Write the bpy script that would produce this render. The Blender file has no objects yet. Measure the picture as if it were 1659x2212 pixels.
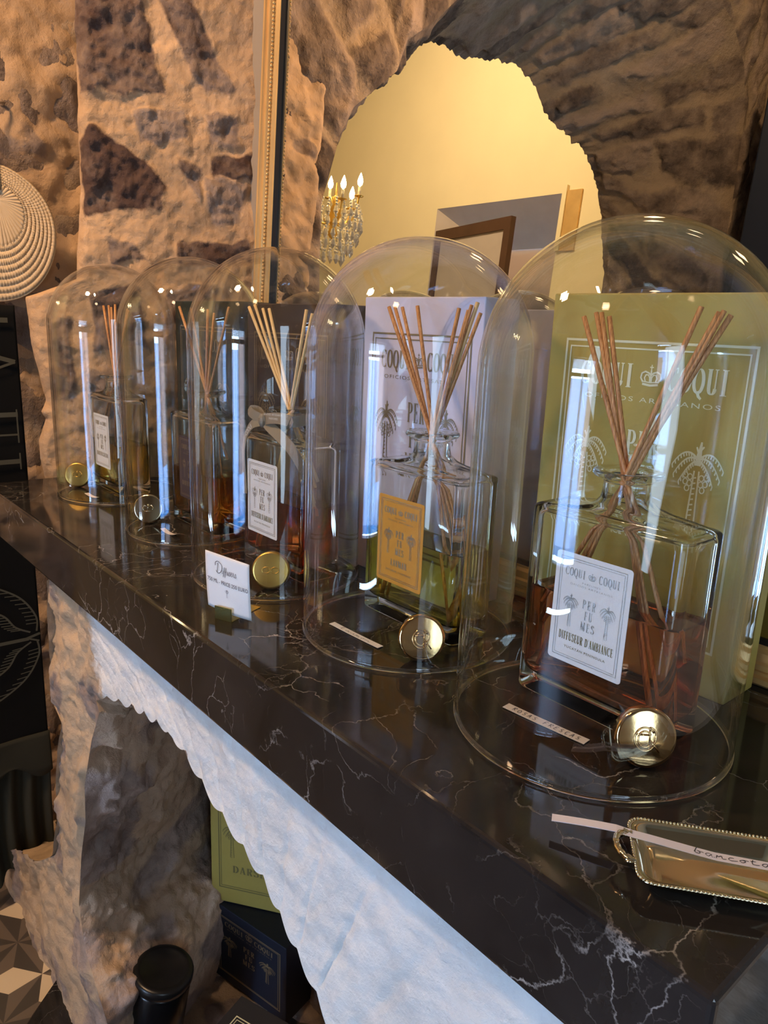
import bpy, bmesh, math, random
import numpy as np
from mathutils import Vector, Matrix, noise
random.seed(7)
PI = math.pi
S = bpy.context.scene
C = S.collection
# ------------------------------------------------------------------ camera, world, lights, exposure
F_PX = 1607.7
cam_d = bpy.data.cameras.new('camera'); cam = bpy.data.objects.new('camera', cam_d); C.objects.link(cam)
cam_d.sensor_fit = 'VERTICAL'; cam_d.sensor_height = 24.0; cam_d.lens = 24.0 * F_PX / 2212
cam_d.clip_start = 0.01; cam_d.clip_end = 200
yaw, pit, rol = math.radians(48.962), math.radians(14.092), math.radians(2.289)
Fv = Vector((-math.sin(yaw)*math.cos(pit), math.cos(yaw)*math.cos(pit), -math.sin(pit)))
R0 = Vector((math.cos(yaw), math.sin(yaw), 0)); U0 = R0.cross(Fv)
Rv = math.cos(rol)*R0 + math.sin(rol)*U0; Uv = -math.sin(rol)*R0 + math.cos(rol)*U0
M = Matrix((Rv, Uv, -Fv)).transposed().to_4x4(); M.translation = Vector((0, -0.33006, 0.32054))
cam.matrix_world = M
S.camera = cam
S.view_settings.view_transform = 'Standard'; S.view_settings.look = 'None'
S.view_settings.gamma = 1.0; S.view_settings.use_curve_mapping = False
S.view_settings.exposure = 0.38
cy = S.cycles
cy.max_bounces = 26; cy.transmission_bounces = 22; cy.glossy_bounces = 8; cy.diffuse_bounces = 4
cy.transparent_max_bounces = 72; cy.caustics_refractive = True; cy.caustics_reflective = True
cy.sample_clamp_indirect = 6.0; cy.blur_glossy = 0.3

W = bpy.data.worlds.new('sky'); S.world = W; W.use_nodes = True
wn = W.node_tree; wn.nodes.clear()
wo = wn.nodes.new('ShaderNodeOutputWorld'); wb = wn.nodes.new('ShaderNodeBackground')
wt = wn.nodes.new('ShaderNodeTexCoord'); ws = wn.nodes.new('ShaderNodeSeparateXYZ'); wr = wn.nodes.new('ShaderNodeValToRGB')
wn.links.new(wt.outputs['Generated'], ws.inputs[0]); wn.links.new(ws.outputs['Z'], wr.inputs[0])
wr.color_ramp.elements[0].position = 0.0; wr.color_ramp.elements[0].color = (.52, .73, 1.0, 1)
wr.color_ramp.elements[1].position = 0.5; wr.color_ramp.elements[1].color = (.34, .56, 1.0, 1)
wn.links.new(wr.outputs[0], wb.inputs[0]); wb.inputs[1].default_value = 24
wn.links.new(wb.outputs[0], wo.inputs[0])

def area(name, loc, target, sx, sy, power, col, spread=PI):
    d = bpy.data.lights.new(name, 'AREA'); d.shape = 'RECTANGLE'; d.size = sx; d.size_y = sy
    d.energy = power; d.color = col; d.spread = spread
    o = bpy.data.objects.new(name, d); C.objects.link(o); o.location = loc
    o.rotation_euler = (Vector(target)-Vector(loc)).to_track_quat('-Z', 'Y').to_euler(); return o
def bulb(name, loc, power, col, r=.02):
    d = bpy.data.lights.new(name, 'POINT'); d.energy = power; d.color = col; d.shadow_soft_size = r
    o = bpy.data.objects.new(name, d); C.objects.link(o); o.location = loc; return o
WARM = (1.0, .62, .34)
for nm_, lx, lw, lz, lh in (('door_portal', -.275, 1.05, -.06, 2.08),):   # portal: the sky enters through the glazed door
    o = area(nm_, (lx, -3.52, lz), (lx, 0, lz), lw, lh, 1, (1, 1, 1)); o.data.cycles.is_portal = True
area('ceiling_lamp', (-1.25, -.9, 1.75), (-1.7, .3, .3), .16, .16, 14, WARM, math.radians(125))
area('side_window_light', (1.4, -.75, .30), (-1.0, .0, -.1), .42, 1.5, 9, (.60, .79, 1.0))  # added cool fill from the right for jamb and plaster; no window there
area('ceiling_lamp', (-.2, -1.3, 1.9), (-.6, .2, .2), .16, .16, 1.5, WARM)
area('ceiling_lamp', (-.7, -1.3, 2.7), (-2.3, -2.2, .9), .2, .2, 22, (1, .70, .42))  # extra lamp, added to brighten the stone of the arch reveal
area('room_lamp', (-3.6, -1.2, 2.9), (-4.2, -3.0, 1.2), .6, .6, 60, (1, .76, .46))

# ------------------------------------------------------------------ materials
def nm(name):
    m = bpy.data.materials.new(name); m.use_nodes = True; t = m.node_tree
    return m, t, t.nodes['Principled BSDF'], t.nodes['Material Output']
def N(t, kind, **kw):
    n = t.nodes.new('ShaderNode'+kind)
    for k, v in kw.items():
        if k in n.inputs.keys() if isinstance(k, str) else False: n.inputs[k].default_value = v
        else: setattr(n, k, v)
    return n
def simple(name, col, rough=.5, metal=0, spec=.5, bump=0, bscale=200, var=0, trans=0, ior=1.45, coat=0):
    m, t, b, o = nm(name)
    b.inputs['Base Color'].default_value = (*col, 1); b.inputs['Roughness'].default_value = rough
    b.inputs['Metallic'].default_value = metal; b.inputs['Specular IOR Level'].default_value = spec
    b.inputs['Transmission Weight'].default_value = trans; b.inputs['IOR'].default_value = ior
    b.inputs['Coat Weight'].default_value = coat
    if bump or var:
        tc = N(t, 'TexCoord'); no = N(t, 'TexNoise', Scale=bscale, Detail=5.0)
        t.links.new(tc.outputs['Object'], no.inputs['Vector'])
        if bump:
            bp = N(t, 'Bump', Strength=bump, Distance=.001); t.links.new(no.outputs['Fac'], bp.inputs['Height']); t.links.new(bp.outputs[0], b.inputs['Normal'])
        if var:
            mx = N(t, 'Mix', data_type='RGBA'); mx.inputs[6].default_value = (*[c*(1-var) for c in col], 1); mx.inputs[7].default_value = (*[min(1, c*(1+var)) for c in col], 1)
            n2 = N(t, 'TexNoise', Scale=bscale*.12, Detail=4.0); t.links.new(tc.outputs['Object'], n2.inputs['Vector'])
            t.links.new(n2.outputs['Fac'], mx.inputs[0]); t.links.new(mx.outputs[2], b.inputs['Base Color'])
    return m

def glass_thin(name):
    m, t, b, o = nm(name); t.nodes.remove(b)
    tr = N(t, 'BsdfTransparent'); tr.inputs[0].default_value = (.975, .985, .985, 1)
    gl = N(t, 'BsdfGlossy'); gl.inputs['Roughness'].default_value = .0; gl.inputs[0].default_value = (1, 1, 1, 1)
    # thin pane: Schlick reflectance from the viewing angle, the same from both sides
    ge = N(t, 'NewGeometry'); dt = N(t, 'VectorMath', operation='DOT_PRODUCT'); t.links.new(ge.outputs['Incoming'], dt.inputs[0]); t.links.new(ge.outputs['Normal'], dt.inputs[1])
    ab = N(t, 'Math', operation='ABSOLUTE'); t.links.new(dt.outputs['Value'], ab.inputs[0])
    iv = N(t, 'Math', operation='SUBTRACT'); iv.inputs[0].default_value = 1.0; t.links.new(ab.outputs[0], iv.inputs[1])
    pw = N(t, 'Math', operation='POWER'); pw.inputs[1].default_value = 3.8; t.links.new(iv.outputs[0], pw.inputs[0])
    fr = N(t, 'Math', operation='MULTIPLY_ADD'); fr.inputs[1].default_value = .80; fr.inputs[2].default_value = .04; t.links.new(pw.outputs[0], fr.inputs[0])
    mx = N(t, 'MixShader')
    tc = N(t, 'TexCoord'); no = N(t, 'TexNoise', Scale=9.0, Detail=1.0); bp = N(t, 'Bump', Strength=.25, Distance=.004)
    t.links.new(tc.outputs['Object'], no.inputs['Vector']); t.links.new(no.outputs['Fac'], bp.inputs['Height'])
    t.links.new(bp.outputs[0], gl.inputs['Normal'])
    t.links.new(fr.outputs[0], mx.inputs[0]); t.links.new(tr.outputs[0], mx.inputs[1]); t.links.new(gl.outputs[0], mx.inputs[2])
    t.links.new(mx.outputs[0], o.inputs[0]); return m
def glass_real(name, col=(1, 1, 1), ior=1.45, bump=0):
    m, t, b, o = nm(name); t.nodes.remove(b)
    g = N(t, 'BsdfGlass', IOR=ior); g.inputs[0].default_value = (*col, 1); g.inputs['Roughness'].default_value = 0
    if bump:
        tc = N(t, 'TexCoord'); no = N(t, 'TexNoise', Scale=14.0, Detail=1.0); bp = N(t, 'Bump', Strength=bump, Distance=.004)
        t.links.new(tc.outputs['Object'], no.inputs['Vector']); t.links.new(no.outputs['Fac'], bp.inputs['Height']); t.links.new(bp.outputs[0], g.inputs['Normal'])
    t.links.new(g.outputs[0], o.inputs[0]); return m

def marble_mat():
    m, t, b, o = nm('black_marble'); tc = N(t, 'TexCoord')
    d1 = N(t, 'TexNoise', Scale=4.5, Detail=3.5, Roughness=.5); t.links.new(tc.outputs['Object'], d1.inputs['Vector'])
    sub = N(t, 'VectorMath', operation='MULTIPLY_ADD'); sub.inputs[1].default_value = (.30, .30, .30)
    t.links.new(d1.outputs['Color'], sub.inputs[0]); t.links.new(tc.outputs['Object'], sub.inputs[2])
    df = N(t, 'TexNoise', Scale=30.0, Detail=5.0, Roughness=.65); t.links.new(tc.outputs['Object'], df.inputs['Vector'])
    sb2 = N(t, 'VectorMath', operation='MULTIPLY_ADD'); sb2.inputs[1].default_value = (.030, .030, .030); t.links.new(df.outputs['Color'], sb2.inputs[0]); t.links.new(sub.outputs[0], sb2.inputs[2]); sub = sb2
    def veins(scale, width, mscale, lo, hi, off):
        ad = N(t, 'VectorMath', operation='ADD'); ad.inputs[1].default_value = (off, off*.7, off*.3); t.links.new(sub.outputs[0], ad.inputs[0])
        v = N(t, 'TexVoronoi', feature='DISTANCE_TO_EDGE', Scale=scale); t.links.new(ad.outputs[0], v.inputs['Vector'])
        r = N(t, 'MapRange'); r.inputs[1].default_value = 0; r.inputs[2].default_value = width; r.inputs[3].default_value = 1; r.inputs[4].default_value = 0
        t.links.new(v.outputs['Distance'], r.inputs[0])
        n = N(t, 'TexNoise', Scale=mscale, Detail=3.0); ad2 = N(t, 'VectorMath', operation='ADD'); ad2.inputs[1].default_value = (off*3, 1, off)
        t.links.new(tc.outputs['Object'], ad2.inputs[0]); t.links.new(ad2.outputs[0], n.inputs['Vector'])
        mm = N(t, 'Math', operation='MULTIPLY_ADD'); mm.inputs[1].default_value = .45; mm.inputs[2].default_value = -.22
        r2 = N(t, 'MapRange'); r2.inputs[1].default_value = lo; r2.inputs[2].default_value = hi; am = N(t, 'Math', operation='ADD'); t.links.new(df.outputs['Fac'], mm.inputs[0]); t.links.new(mm.outputs[0], am.inputs[0]); t.links.new(n.outputs['Fac'], am.inputs[1]); t.links.new(am.outputs[0], r2.inputs[0])
        mu = N(t, 'Math', operation='MULTIPLY'); t.links.new(r.outputs[0], mu.inputs[0]); t.links.new(r2.outputs[0], mu.inputs[1])
        pw = N(t, 'Math', operation='POWER'); pw.inputs[1].default_value = 1.6; t.links.new(mu.outputs[0], pw.inputs[0])
        return pw
    a = veins(6.5, .008, 5.0, .46, .66, 0.0); c = veins(13.0, .010, 7.0, .47, .64, 2.3)
    mxm = N(t, 'Math', operation='MAXIMUM'); t.links.new(a.outputs[0], mxm.inputs[0])
    sc = N(t, 'Math', operation='MULTIPLY'); sc.inputs[1].default_value = .55; t.links.new(c.outputs[0], sc.inputs[0])
    e_ = veins(24.0, .016, 3.0, .50, .66, 5.1); s2 = N(t, 'Math', operation='MULTIPLY'); s2.inputs[1].default_value = .30; t.links.new(e_.outputs[0], s2.inputs[0])
    m2 = N(t, 'Math', operation='MAXIMUM'); t.links.new(sc.outputs[0], m2.inputs[0]); t.links.new(s2.outputs[0], m2.inputs[1]); t.links.new(m2.outputs[0], mxm.inputs[1])
    cl = N(t, 'TexNoise', Scale=7.0, Detail=6.0, Roughness=.6); t.links.new(sub.outputs[0], cl.inputs['Vector'])
    cr = N(t, 'ValToRGB'); cr.color_ramp.elements[0].position = .35; cr.color_ramp.elements[0].color = (.009, .008, .008, 1)
    cr.color_ramp.elements[1].position = .75; cr.color_ramp.elements[1].color = (.036, .031, .029, 1); t.links.new(cl.outputs['Fac'], cr.inputs[0])
    mx = N(t, 'Mix', data_type='RGBA'); mx.inputs[7].default_value = (.58, .54, .50, 1)
    t.links.new(mxm.outputs[0], mx.inputs[0]); t.links.new(cr.outputs[0], mx.inputs[6]); t.links.new(mx.outputs[2], b.inputs['Base Color'])
    b.inputs['Roughness'].default_value = .07; b.inputs['Specular IOR Level'].default_value = .55
    return m

def stone_mat(name, mortar, stoneA, stoneB, plaster=None, bumpd=.012, bs=1.0, rough=.85):
    """Stone colour follows the 'stone' attribute of the wall (which stone stands where); 'tone' varies it."""
    m, t, b, o = nm(name); tc = N(t, 'TexCoord')
    a = N(t, 'Attribute', attribute_name='stone'); sp = N(t, 'SeparateColor'); t.links.new(a.outputs['Color'], sp.inputs[0])
    n1 = N(t, 'TexNoise', Scale=14.0*bs, Detail=8.0, Roughness=.65); n2 = N(t, 'TexNoise', Scale=55.0*bs, Detail=6.0, Roughness=.7)
    n3 = N(t, 'TexNoise', Scale=5.0*bs, Detail=5.0, Roughness=.6)
    for n in (n1, n2, n3): t.links.new(tc.outputs['Object'], n.inputs['Vector'])
    sc = N(t, 'ValToRGB'); e = sc.color_ramp.elements; e[0].position = .3; e[0].color = (*stoneA, 1); e[1].position = .72; e[1].color = (*stoneB, 1)
    ad = N(t, 'Math', operation='ADD'); mu = N(t, 'Math', operation='MULTIPLY_ADD'); mu.inputs[1].default_value = .55; mu.inputs[2].default_value = -.27
    t.links.new(sp.outputs['Green'], mu.inputs[0]); t.links.new(n1.outputs['Fac'], ad.inputs[0]); t.links.new(mu.outputs[0], ad.inputs[1]); t.links.new(ad.outputs[0], sc.inputs[0])
    mo = N(t, 'ValToRGB'); e = mo.color_ramp.elements; e[0].position = .3; e[0].color = (*[c*.72 for c in mortar], 1); e[1].position = .7; e[1].color = (*[min(1, c*1.15) for c in mortar], 1)
    t.links.new(n3.outputs['Fac'], mo.inputs[0])
    fr = N(t, 'Math', operation='MULTIPLY_ADD'); fr.inputs[1].default_value = .9; fr.inputs[2].default_value = -.45; t.links.new(n2.outputs['Fac'], fr.inputs[0])
    f2 = N(t, 'Math', operation='ADD'); t.links.new(sp.outputs['Red'], f2.inputs[0]); t.links.new(fr.outputs[0], f2.inputs[1])
    mr = N(t, 'MapRange'); mr.inputs[1].default_value = .3; mr.inputs[2].default_value = .7; t.links.new(f2.outputs[0], mr.inputs[0])
    mx = N(t, 'Mix', data_type='RGBA'); t.links.new(mr.outputs[0], mx.inputs[0]); t.links.new(mo.outputs[0], mx.inputs[6]); t.links.new(sc.outputs[0], mx.inputs[7])
    out = mx.outputs[2]
    if plaster:
        pm = N(t, 'Mix', data_type='RGBA'); pr = N(t, 'MapRange'); pr.inputs[1].default_value = .35; pr.inputs[2].default_value = .65
        f3 = N(t, 'Math', operation='ADD'); t.links.new(sp.outputs['Blue'], f3.inputs[0]); t.links.new(fr.outputs[0], f3.inputs[1]); t.links.new(f3.outputs[0], pr.inputs[0])
        pn = N(t, 'ValToRGB'); e = pn.color_ramp.elements; e[0].position = .32; e[0].color = (*[c*.8 for c in plaster], 1); e[1].position = .6; e[1].color = (*plaster, 1)
        t.links.new(n1.outputs['Fac'], pn.inputs[0])
        t.links.new(pr.outputs[0], pm.inputs[0]); t.links.new(out, pm.inputs[6]); t.links.new(pn.outputs[0], pm.inputs[7]); out = pm.outputs[2]
    t.links.new(out, b.inputs['Base Color'])
    h = N(t, 'Math', operation='MULTIPLY_ADD'); h.inputs[1].default_value = .35; t.links.new(n2.outputs['Fac'], h.inputs[0]); t.links.new(n1.outputs['Fac'], h.inputs[2])
    bp = N(t, 'Bump', Strength=.8, Distance=bumpd); t.links.new(h.outputs[0], bp.inputs['Height']); t.links.new(bp.outputs[0], b.inputs['Normal'])
    b.inputs['Roughness'].default_value = rough; b.inputs['Specular IOR Level'].default_value = .2
    return m

MT = {}
MT['marble'] = marble_mat()
MT['cloche'] = glass_thin('cloche_glass')
MT['rim'] = glass_real('rim_glass', (1, 1, 1), 1.5)
MT['bottle'] = glass_real('bottle_glass', (.985, .995, .985), 1.45, .12)
MT['wall_stone'] = stone_mat('side_wall_stone', (.50, .33, .19), (.085, .050, .038), (.30, .22, .165))
MT['arch_stone'] = stone_mat('arch_stone', (.36, .26, .17), (.085, .060, .046), (.36, .26, .19), bs=.6, bumpd=.03)
MT['fire_stone'] = stone_mat('fireplace_stone', (.52, .38, .25), (.16, .12, .10), (.38, .30, .26), plaster=(.80, .81, .80), bumpd=.010)
MT['jamb_stone'] = stone_mat('jamb_stone', (.62, .45, .32), (.26, .19, .165), (.58, .46, .40), bumpd=.02)
MT['plaster'] = simple('yellow_plaster', (.80, .69, .46), .8, bump=.4, bscale=30, var=.05)
MT['plain'] = simple('warm_plaster', (.30, .25, .19), .9, bump=.4, bscale=30, var=.1)
MT['lilac'] = simple('grey_plaster', (.46, .39, .36), .85, bump=.3, bscale=60, var=.12)
MT['gilt'] = simple('gilt_wood', (.70, .45, .18), .36, .45, bump=.3, bscale=90, var=.25)
MT['black'] = simple('black_wood', (.012, .010, .009), .4)
MT['mirror'] = simple('mirror_silver', (.80, .78, .72), 0.0, 1.0)
MT['gold'] = simple('polished_brass', (.80, .52, .24), .10, 1.0, bump=.12, bscale=60)
MT['gold_satin'] = simple('satin_brass', (.72, .46, .12), .32, 1.0, bump=.1, bscale=300)
MT['brass'] = simple('brass_sheet', (.62, .50, .16), .25, 1.0, bump=.15, bscale=400)
MT['silver'] = simple('silver_gilt', (.78, .66, .44), .12, 1.0, bump=.08, bscale=50)
MT['cork'] = simple('cork', (.52, .36, .22), .8, bump=.5, bscale=400, var=.25)
MT['paper'] = simple('white_paper', (.80, .80, .82), .6, bump=.1, bscale=600)
MT['strip'] = simple('lilac_white_paper', (.78, .76, .86), .6)
MT['tape'] = simple('cream_paper', (.74, .66, .60), .6)
MT['ink'] = simple('black_ink', (.03, .03, .05), .6)
MT['label_white'] = simple('white_label', (.80, .82, .83), .5, bump=.15, bscale=900)
MT['label_ochre'] = simple('ochre_label', (.62, .30, .04), .5, bump=.15, bscale=900)
MT['label_plum'] = simple('plum_label', (.06, .04, .045), .5)
MT['foil_silver'] = simple('silver_foil', (.62, .60, .55), .28, .9, bump=.5, bscale=1200)
MT['foil_gold'] = simple('gold_foil', (.88, .88, .62), .35, .25, bump=.5, bscale=1500)
MT['foil_bronze'] = simple('bronze_foil', (.34, .29, .20), .4, .5)
MT['foil_dark'] = simple('dark_gold_foil', (.30, .22, .12), .45, .4)
MT['print_olive'] = simple('olive_print', (.22, .19, .07), .5, .2)
MT['box_olive'] = simple('olive_card', (.44, .345, .080), .55, bump=.1, bscale=500, var=.04)
MT['box_white'] = simple('lilac_white_card', (.66, .65, .80), .5, bump=.1, bscale=500)
MT['box_brown'] = simple('dark_brown_card', (.045, .030, .024), .45)
MT['box_green'] = simple('dark_green_card', (.018, .026, .018), .45)
MT['box_navy'] = simple('navy_card', (.010, .014, .028), .5)
MT['box_char'] = simple('charcoal_card', (.020, .020, .026), .5)
MT['ribbon'] = simple('grey_ribbon', (.26, .22, .16), .42, bump=.3, bscale=900)
MT['straw'] = simple('woven_straw', (.62, .47, .29), .75, bump=.3, bscale=220, var=.1)
MT['cane'] = simple('cane_rod', (.20, .11, .06), .7)
MT['iron'] = simple('bent_wire', (.30, .24, .18), .4, .7)
MT['cloth'] = simple('black_cloth', (.006, .006, .006), .9, spec=.2)
MT['cloth2'] = simple('faded_green_cloth', (.035, .034, .024), .9, spec=.2)
MT['cloth_print'] = simple('khaki_print', (.085, .080, .055), .85)
MT['navy'] = simple('navy_painted_wood', (.010, .016, .032), .35)
MT['wood'] = simple('dark_wood', (.075, .035, .022), .45, bump=.3, bscale=60, var=.3)
MT['ceil'] = simple('ceiling_plaster', (.34, .31, .26), .9)
MT['tileA'] = simple('cream_tile', (.62, .50, .34), .35, var=.06, bscale=20)
MT['tileB'] = simple('dark_tile', (.060, .050, .042), .4, var=.15, bscale=20)
MT['tileC'] = simple('brown_tile', (.13, .10, .078), .4, var=.15, bscale=20)
MT['candle'] = simple('candle_sleeve', (.85, .78, .60), .5)
MT['crystal'] = simple('crystal', (.95, .92, .84), .06, .55)
MT['sea'] = simple('sea', (.03, .16, .36), .2)
MT['facade'] = simple('pink_facade', (.36, .22, .17), .85, var=.1, bscale=4)
MT['awning'] = simple('awning_canvas', (.70, .74, .80), .8)
m, t, b, o = nm('bulb_glow'); b.inputs['Emission Color'].default_value = (1, .74, .38, 1); b.inputs['Emission Strength'].default_value = 60; MT['glow'] = m
def reed_mat():
    m, t, b, o = nm('rattan'); tc = N(t, 'TexCoord'); mp = N(t, 'Mapping'); mp.inputs['Scale'].default_value = (1, 1, .03)
    n = N(t, 'TexNoise', Scale=900.0, Detail=3.0); t.links.new(tc.outputs['Object'], mp.inputs[0]); t.links.new(mp.outputs[0], n.inputs['Vector'])
    r = N(t, 'ValToRGB'); e = r.color_ramp.elements; e[0].position = .35; e[0].color = (.40, .16, .05, 1); e[1].position = .65; e[1].color = (.72, .36, .13, 1)
    t.links.new(n.outputs['Fac'], r.inputs[0]); t.links.new(r.outputs[0], b.inputs['Base Color']); b.inputs['Roughness'].default_value = .45; return m
MT['reed'] = reed_mat()
MT['reed_pale'] = simple('pale_rattan', (.80, .55, .25), .5, bump=.3, bscale=700, var=.15)
def liquid(name, col):
    return glass_real(name, col, 1.34)
LIQ = [liquid('yellow_oil', (.96, .86, .42)), liquid('amber_oil', (.97, .66, .25)), liquid('red_oil', (.90, .38, .14)),
       liquid('pale_green_oil', (.98, .90, .44)), liquid('rose_oil', (.99, .64, .45))]

# ------------------------------------------------------------------ helpers
class MB:
    def __init__(s): s.v = []; s.f = []; s.m = []; s.sm = []
    def add(s, vs, fs, mi=0, smooth=False, mat=None):
        o = len(s.v); s.v += [tuple(mat @ Vector(v)) if mat else tuple(v) for v in vs]
        for f in fs: s.f.append([i+o for i in f]); s.m.append(mi); s.sm.append(smooth)
    def box(s, x0, x1, y0, y1, z0, z1, mi=0, mat=None):
        v = [(x, y, z) for x in (x0, x1) for y in (y0, y1) for z in (z0, z1)]
        s.add(v, [(0, 1, 3, 2), (4, 6, 7, 5), (0, 4, 5, 1), (2, 3, 7, 6), (0, 2, 6, 4), (1, 5, 7, 3)], mi, False, mat)
    def quad(s, a, b, c, d, mi=0): s.add([a, b, c, d], [(0, 1, 2, 3)], mi)
    def tube(s, pts, r, n=10, mi=0, caps=True, mat=None):
        pts = [Vector(p) for p in pts]; rr = r if hasattr(r, '__len__') else [r]*len(pts); vs = []; fs = []
        up = Vector((0, 0, 1))
        for i, p in enumerate(pts):
            d = (pts[min(i+1, len(pts)-1)]-pts[max(i-1, 0)]).normalized()
            a = d.cross(up)
            if a.length < .05: a = d.cross(Vector((1, 0, 0)))
            a.normalize(); b = d.cross(a)
            for k in range(n):
                t = 2*PI*k/n; vs.append(p+(a*math.cos(t)+b*math.sin(t))*rr[i])
        for i in range(len(pts)-1):
            for k in range(n): fs.append((i*n+k, i*n+(k+1) % n, (i+1)*n+(k+1) % n, (i+1)*n+k))
        if caps: fs.append(tuple(range(n))); fs.append(tuple(range((len(pts)-1)*n, len(pts)*n))[::-1])
        s.add(vs, fs, mi, True, mat)
    def lathe(s, prof, n=64, mi=0, mat=None, smooth=True, closed=False):
        vs = []; fs = []
        for r, z in prof:
            for k in range(n): t = 2*PI*k/n; vs.append((r*math.cos(t), r*math.sin(t), z))
        m_ = len(prof)
        for i in range(m_ if closed else m_-1):
            j = (i+1) % m_
            for k in range(n): fs.append((i*n+k, i*n+(k+1) % n, j*n+(k+1) % n, j*n+k))
        s.add(vs, fs, mi, smooth, mat)
    def ball(s, c, r, mi=0, n=10, sc=(1, 1, 1)):
        prof = [(r*math.sin(PI*i/n)*1.0+1e-5, -r*math.cos(PI*i/n)) for i in range(n+1)]
        s.lathe(prof, n+2, mi, Matrix.Translation(c) @ Matrix.Diagonal((*sc, 1)))
    def build(s, name, mats, parent=None, loc=None, weld=False):
        me = bpy.data.meshes.new(name); me.from_pydata(s.v, [], s.f)
        if not isinstance(mats, (list, tuple)): mats = [mats]
        for x in mats: me.materials.append(MT[x] if isinstance(x, str) else x)
        me.polygons.foreach_set('material_index', s.m); me.polygons.foreach_set('use_smooth', s.sm)
        if weld or True:
            bm = bmesh.new(); bm.from_mesh(me)
            if weld: bmesh.ops.remove_doubles(bm, verts=bm.verts, dist=1e-6)
            bmesh.ops.recalc_face_normals(bm, faces=bm.faces) if weld != 'keep' else None
            bm.to_mesh(me); bm.free()
        me.update()
        o = bpy.data.objects.new(name, me); C.objects.link(o)
        if parent: o.parent = parent
        if loc: o.location = loc
        return o
def tag(o, label=None, cat=None, group=None, kind=None):
    if label: o['label'] = label
    if cat: o['category'] = cat
    if group: o['group'] = group
    if kind: o['kind'] = kind
    return o
def empty(name, loc=(0, 0, 0), rz=0):
    o = bpy.data.objects.new(name, None); C.objects.link(o); o.location = loc; o.rotation_euler = (0, 0, rz); o.empty_display_size = .02; return o
def struct(o): o['kind'] = 'structure'; return o
def bevel(o, w, seg=2, ang=.6):
    m = o.modifiers.new('bevel', 'BEVEL'); m.width = w; m.segments = seg; m.limit_method = 'ANGLE'; m.angle_limit = ang
    for p in o.data.polygons: p.use_smooth = False
def fn(p, sc, oct_=4): return noise.fractal(Vector(p)*sc, 1.0, 2.0, oct_)

# ------------------------------------------------------------------ lettering and drawings (thick and thin strokes in a u,v plane)
def arc(cx, cy, rx, ry, a0, a1, n=14): return [(cx+rx*math.cos(math.radians(a0+(a1-a0)*i/n)), cy+ry*math.sin(math.radians(a0+(a1-a0)*i/n))) for i in range(n+1)]
class Art:
    """collects flat 2-D quads; build() lays them on a plane as a thin foil / ink mesh"""
    def __init__(s): s.v = []; s.f = []
    def poly(s, pts): o = len(s.v); s.v += pts; s.f.append(list(range(o, o+len(pts))))
    def stroke(s, pts, w, tr=None, contrast=0):
        """w: width; contrast>0 makes horizontal runs thinner (in glyph space)"""
        T = tr or (lambda p: p); n = len(pts)
        L = []; Rr = []
        for i in range(n):
            a = pts[max(i-1, 0)]; b = pts[min(i+1, n-1)]; dx, dy = b[0]-a[0], b[1]-a[1]; l = math.hypot(dx, dy) or 1; dx /= l; dy /= l
            ww = (w[i] if hasattr(w, '__len__') else w)
            if contrast: ww = contrast+(ww-contrast)*abs(dy)**1.5
            L.append(T((pts[i][0]-dy*ww/2, pts[i][1]+dx*ww/2))); Rr.append(T((pts[i][0]+dy*ww/2, pts[i][1]-dx*ww/2)))
        for i in range(n-1): s.poly([Rr[i], Rr[i+1], L[i+1], L[i]])
    def rect(s, x0, y0, x1, y1): s.poly([(x0, y0), (x1, y0), (x1, y1), (x0, y1)])
    def frame(s, x0, y0, x1, y1, w): s.rect(x0, y0, x1, y0+w); s.rect(x0, y1-w, x1, y1); s.rect(x0, y0+w, x0+w, y1-w); s.rect(x1-w, y0+w, x1, y1-w)
    def build(s, name, mat, parent, y=-.0002, tr=None):
        T = tr or (lambda u, v: (u, y, v))
        o_ = Vector(T(0, 0)); nn = (Vector(T(1e-3, 0))-o_).cross(Vector(T(0, 1e-3))-o_).normalized(); P_ = [Vector(T(*p)) for p in s.v]
        for i_, f_ in enumerate(s.f):          # overlapping strokes lie a hair above one another
            if len(f_) == 4 and f_[-1]-f_[0] == 3:
                for q_ in f_: P_[q_] = P_[q_]+nn*((i_*7 % 31)*2.5e-6)
        mb = MB(); mb.add(P_, s.f); o = mb.build(name, mat, parent, weld='keep'); return o
K, k_ = .15, .035
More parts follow.
